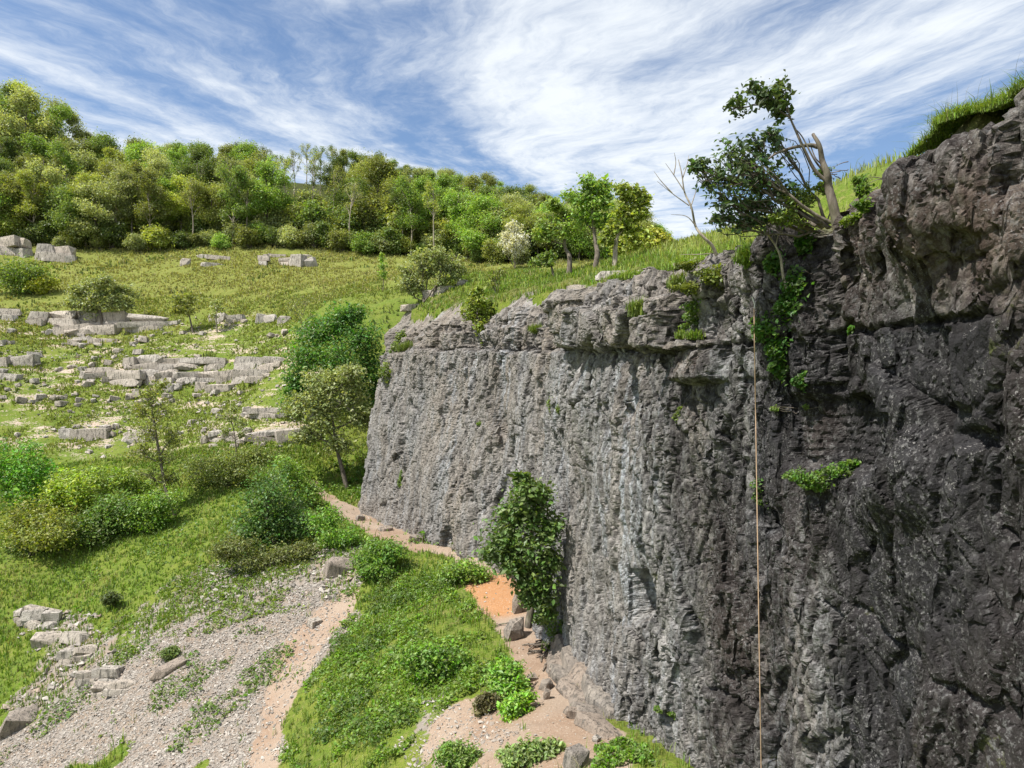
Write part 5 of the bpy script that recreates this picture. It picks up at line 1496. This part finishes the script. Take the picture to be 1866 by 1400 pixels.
wall_plant('grass_tuft', 'grass tuft on the ledge in the middle of the block course', 'grass tuft', [(1145, 575, 14, 7), (1155, 565, 9, 6)], 260, 0.04, (0.160, 0.225, 0.030), 209, 0.3, True, 0.16)
wall_plant('grass_tuft', 'grass tuft under the second rim step left of the olive bush', 'grass tuft', [(1240, 522, 14, 6), (1255, 515, 10, 5)], 240, 0.04, (0.176, 0.240, 0.030), 210, 0.25, True, 0.13)
wall_plant('grass_tuft', 'small grass tuft on the far upper ledge right of the rim notch', 'grass tuft', [(980, 602, 10, 4)], 220, 0.04, (0.176, 0.240, 0.030), 211, 0.3, True, 0.20)
wall_plant('grass_tuft', 'grass tuft at the left end of the far upper ledge', 'grass tuft', [(746, 632, 10, 6), (735, 636, 8, 4)], 240, 0.05, (0.160, 0.225, 0.030), 212, 0.4, True, 0.23)
wall_plant('grass_tuft', 'green tuft beside the pale stem on the upper wall', 'grass tuft', [(1405, 460, 14, 10), (1395, 475, 8, 8)], 260, 0.04, (0.136, 0.217, 0.025), 213, 0.25, True, 0.10)
wall_plant('wall_sprig', 'small green sprig on the far wall left of the nose', 'plant', [(1005, 735, 5, 12), (1002, 745, 4, 8)], 120, 0.07, (0.15, 0.22, 0.022), 214, 0.15)
wall_plant('wall_sprig', 'tiny green sprig in the middle of the far wall', 'plant', [(875, 772, 5, 4)], 90, 0.08, (0.16, 0.25, 0.022), 215, 0.15)
wall_plant('wall_sprig', 'narrow green plant in a crack low on the far wall', 'plant', [(733, 868, 3, 10), (729, 880, 3, 8)], 120, 0.09, (0.13, 0.22, 0.022), 216, 0.15)
wall_plant('wall_sprig', 'leafy tuft on the wall right of the bulging nose', 'plant', [(1232, 760, 6, 10), (1228, 745, 4, 6)], 110, 0.045, (0.14, 0.20, 0.022), 217, 0.12)
wall_plant('wall_sprig', 'moss tuft at the upper left corner of the niche', 'plant', [(1428, 745, 7, 5), (1475, 742, 5, 4)], 120, 0.03, (0.14, 0.22, 0.022), 218, 0.08)
wall_plant('wall_sprig', 'small plant low on the near wall above the bottom edge', 'plant', [(1205, 1292, 6, 6), (1215, 1300, 5, 5)], 120, 0.045, (0.12, 0.21, 0.022), 219, 0.1)
wall_plant('foot_plant', 'shaded leafy plants at the wall foot under the tree', 'plant', [(1003, 1150, 10, 18), (1000, 1125, 8, 14), (1008, 1165, 8, 10)], 280, 0.09, (0.095, 0.175, 0.020), 220, 0.6)
wall_plant('corner_shrub', 'shrub hiding the far corner of the cliff', 'shrub', [(712, 640, 8, 22), (708, 680, 8, 20), (700, 615, 8, 12)], 300, 0.15, (0.150, 0.215, 0.028), 221, 0.6)

# turf fringe along the near cliff top
def rim_turf():
    r = np.random.default_rng(91)
    n = 46000
    s = r.uniform(s_at(1895), s_at(1500), n)
    s = np.concatenate([s, r.uniform(s_at(1340), s_at(1060), 26000)])
    n = len(s)
    ins = 0.28 + 2.2 * r.random(n)
    s1, D, Z, cxy, nrm = cliff_info
    i = np.clip(np.searchsorted(s1, s), 0, len(s1) - 1)
    q = cxy[i] + nrm[i] * (D[i, -1] - ins)[:, None]
    keep = r.random(n) < np.where(s < s_at(1480), 1.0, smooth(-0.15, 0.2, fbm2(q[:, 0] * 1.1, q[:, 1] * 1.1, 93, 3)))
    q = q[keep]; ins = ins[keep]; n = len(q)
    tp = H_top(q[:, 0], q[:, 1]) + 0.06
    zz = np.maximum(tp, H(q[:, 0], q[:, 1]))
    near = q[:, 1] < 10
    hh = np.where(near, 0.085, 0.14) * (0.5 + 1.1 * r.random(n) ** 2)
    v_, f_ = blades(q[:, 0], q[:, 1], zz, 2, hh, np.where(near, 0.009, 0.02), r, 1.3, 0.5)
    o = link('rim_grass', build_mesh('rim_grass', v_, f_, MAT_GRASS))
    o.color = (0.175, 0.270, 0.026, 1)
    tag(o, 'long green grass fringing the near cliff top', 'grass', kind='stuff')
    k = r.choice(np.where(near)[0], 420)
    v_, f_ = blades(q[k, 0], q[k, 1], zz[k], 1, np.full(420, 0.26), np.full(420, 0.0035), r, 0.35, 0.1)
    o = link('grass_stalks', build_mesh('grass_stalks', v_, f_, MAT_GRASS))
    o.color = (0.22, 0.20, 0.09, 1)
    tag(o, 'thin dry seed stalks above the rim grass', 'grass', kind='stuff')
rim_turf()

# ------------------------------------------------------------------ trees of the near cliff top
px_tree('cliff_top_tree', 'dark glossy-leaved tree leaning out from the cliff top over the drop', 'tree', None,
        [(1290, 330, 32, 24), (1330, 280, 38, 28), (1375, 268, 32, 26), (1340, 330, 44, 32), (1390, 320, 34, 34), (1310, 370, 24, 22), (1365, 372, 28, 24), (1360, 405, 14, 14), (1302, 398, 10, 12),
         (1420, 345, 24, 22), (1272, 300, 16, 10), (1400, 245, 16, 12), (1345, 300, 36, 26)], (0.046, 0.078, 0.030), 301, None, 0.040, 0.072, 10, 22, base_world=P(1486, 418, 8.9), stems=(0, 0, 0), spread=0.42, hollow=0.2)
px_tree('rim_undergrowth', 'fine-leaved olive shoots fanning out at the foot of the cliff-top tree', 'shrub', None,
        [(1440, 370, 20, 16), (1460, 345, 18, 16), (1430, 395, 18, 12), (1475, 365, 14, 14), (1490, 340, 10, 12), (1410, 400, 14, 8)], (0.105, 0.150, 0.020), 302, None, 0.018, 0.040, 34, 12, base_world=P(1482, 404, 8.8), stems=(0, 0, 0))

def stem_plant(name, label, cat, d, base, paths, crown=None, color=None, leaf=0.08, bark=None, seed=1, per=20):
    """bare stems traced as (column, row) lists with start and end radius, optional leafy sprays"""
    r = np.random.default_rng(seed)
    b = P(*base, d)
    k = d / F
    t = thing(name, label, cat, tuple(b))
    def loc(q, y=0.0):
        return np.array([(q[0] - base[0]) * k, y, (base[1] - q[1]) * k])
    for nm, pts, r0, r1 in paths:
        w = Wood()
        up_ = t if nm == 'trunk' else tk
        q = np.array([loc(p, r.normal(0, 0.03) * (i > 0)) for i, p in enumerate(pts)])
        w.tube(catmull(q, 6) if len(q) > 2 else q, r0, r1, 7)
        o = link(nm, w.mesh(name + '_' + nm, bark or MAT_BARK), up_)
        tk = o if nm == 'trunk' else tk
    if crown:
        w = Wood()
        pp = []
        for (cx_, cy_, rx, ry, st) in crown:
            c, s0 = loc((cx_, cy_), r.normal(0, 0.1)), loc(st)
            limb = bend(s0, c, 7, 0.06, r)
            w.tube(limb, 0.014, 0.006, 5)
            for _ in range(12):
                e = c + r.normal(0, 0.6, 3) * (rx * k, rx * k * 0.7, ry * k)
                tw = bend(limb[r.integers(3, 7)], e, 5, 0.1, r)
                w.tube(tw, 0.005, 0.002, 3)
                u = r.random(per)
                pp.append(np.stack([np.interp(u * 4, np.arange(5), tw[:, j]) for j in range(3)], 1) + r.normal(0, 0.05, (per, 3)))
        link('twigs', w.mesh(name + '_twigs', MAT_BARK), t)
        v_, f_ = leaves(np.vstack(pp), leaf, r, 0.45, 0.55)
        c = link('crown', build_mesh(name + '_crown', v_, f_, MAT_LEAF), t)
        c.color = (*color, 1)
    return t
stem_plant('broken_tree', 'broken leaning trunk on the cliff edge with one leafy upper shoot', 'tree', 8.5, (1512, 338),
           [('trunk', [(1528, 420), (1519, 375), (1512, 340), (1506, 320), (1498, 295), (1490, 268), (1483, 243)], 0.066, 0.020),
            ('branch', [(1491, 268), (1478, 264), (1450, 268), (1420, 276), (1400, 290)], 0.030, 0.010),
            ('branch', [(1508, 332), (1485, 310), (1465, 275), (1452, 240), (1440, 215), (1432, 195)], 0.026, 0.008),
            ('branch', [(1500, 312), (1480, 292), (1462, 250), (1448, 232)], 0.014, 0.005),
            ('branch', [(1498, 300), (1486, 288), (1478, 262), (1474, 252)], 0.010, 0.004)],
           [(1368, 160, 22, 10, (1432, 195)), (1420, 165, 14, 18, (1436, 205)), (1395, 185, 24, 12, (1440, 215)), (1424, 196, 16, 12, (1440, 215)), (1350, 182, 12, 6, (1400, 190)), (1385, 172, 20, 12, (1430, 195))],
           (0.085, 0.135, 0.048), 0.075, None, 401, 9)
r_ = random.Random(5)
twigs = [('trunk', [(1306, 466), (1296, 448), (1280, 434), (1268, 412), (1258, 380), (1248, 350), (1242, 318), (1237, 290)], 0.030, 0.006)]
for a, b_, c_ in (((1268, 412), (1250, 395), (1222, 392)), ((1256, 375), (1225, 352), (1198, 330)), ((1248, 350), (1228, 318), (1214, 296)), ((1244, 325), (1252, 300), (1256, 282)),
                  ((1225, 352), (1205, 330), (1192, 312)), ((1228, 318), (1232, 296), (1228, 280)), ((1258, 380), (1268, 350), (1272, 330)), ((1300, 462), (1270, 465), (1240, 462))):
    twigs.append(('branch', [a, b_, c_], 0.010, 0.003))
stem_plant('dead_sapling', 'pale leafless sapling leaning out left of the cliff-top tree', 'tree', 11.2, (1306, 466), twigs, bark=MAT_PALEBARK, seed=402)
stem_plant('wall_sapling', 'pale thin stem climbing the rock below the cliff-top tree', 'tree', 9.05, (1433, 524),
           [('trunk', [(1433, 526), (1428, 500), (1422, 470), (1414, 448), (1402, 428), (1390, 412)], 0.022, 0.010), ('branch', [(1414, 448), (1418, 430), (1428, 415)], 0.010, 0.004),
            ('branch', [(1402, 428), (1385, 425), (1370, 415)], 0.009, 0.004)], bark=MAT_PALEBARK, seed=403)

# ------------------------------------------------------------------ climbing rope on the dark wall
def rope():
    s1, D, Z, cxy, nrm = cliff_info
    top, _ = on_face(1374, 562); bot, _ = on_face(1386, 1395)
    s_top, s_bot = s_at(1374), s_at(1388)
    pts = []
    rows = np.linspace(562, 1420, 90)
    raw = []
    for py in rows:
        px = 1374 + (py - 562) * 0.0155
        c, nm = on_face(px, py)
        raw.append(c)
    raw = np.array(raw)
    nm = np.array([nm[0], nm[1]])
    off = raw[:, :2] @ nm
    o2 = np.array([off[max(0, i - 9):i + 10].max() for i in range(len(off))])
    o2 = np.convolve(np.pad(o2, 6, 'edge'), np.ones(13) / 13, 'valid') + 0.16
    # stay on the photographed line of sight while clearing the rock
    for i, py in enumerate(rows):
        px = 1374 + (py - 562) * 0.0155
        dirv = np.array([(px - CX) / F, 1.0])
        d = o2[i] / (dirv @ nm)
        pts.append([dirv[0] * d, d, (HY - py) / F * d])
    pts = np.array(pts)
    t = thing('climbing_rope', 'tan climbing rope hanging straight down the dark wall', 'rope', tuple(pts[0]))
    w = Wood(); w.tube(pts - pts[0], 0.0075, 0.0075, 8)
    m = NT('tan rope'); tw = m.noise(m.scaled(m.pos(), (60, 60, 25)), 1.0, 3)
    link('rope', w.mesh('rope', m.finish(m.mix(tw, (0.33, 0.21, 0.13), (0.52, 0.38, 0.27)), 0.85)), t)
    w = Wood()
    for k in range(3):
        w.tube(np.array([(-0.03 + 0.03 * k, 0.02 * k, 0.16 - 0.03 * k), (0.01, 0, 0.05), (0.0, 0.0, -0.02)]), 0.008, 0.008, 6)
    m2 = NT('white sling'); link('anchor_sling', w.mesh('anchor_sling', m2.finish((0.62, 0.60, 0.56), 0.7)), t)
rope()

# exposed roots on the path below the tree
ro2 = np.random.default_rng(12)
rt = hit(985, 1180)
root = thing('tree_roots', 'bare twisted roots across the earth at the cliff foot', 'roots', tuple(rt))
for (a, b_) in (((1000, 1165), (965, 1185)), ((1000, 1175), (985, 1210)), ((990, 1180), (955, 1178)), ((1003, 1185), (990, 1225)), ((985, 1190), (958, 1192)), ((950, 1140), (905, 1142))):
    A, B = hit(*a), hit(*b_)
    q = A + (B - A) * np.linspace(0, 1, 9)[:, None] + ro2.normal(0, 0.05, (9, 3)) * (1, 1, 0)
    q[:, 2] = H(q[:, 0], q[:, 1]) + 0.03 + 0.05 * np.sin(np.linspace(0, 3.1, 9))
    w = Wood(); w.tube(q - rt, 0.045, 0.018, 6)
    link('root', w.mesh('root', MAT_BARK), root)
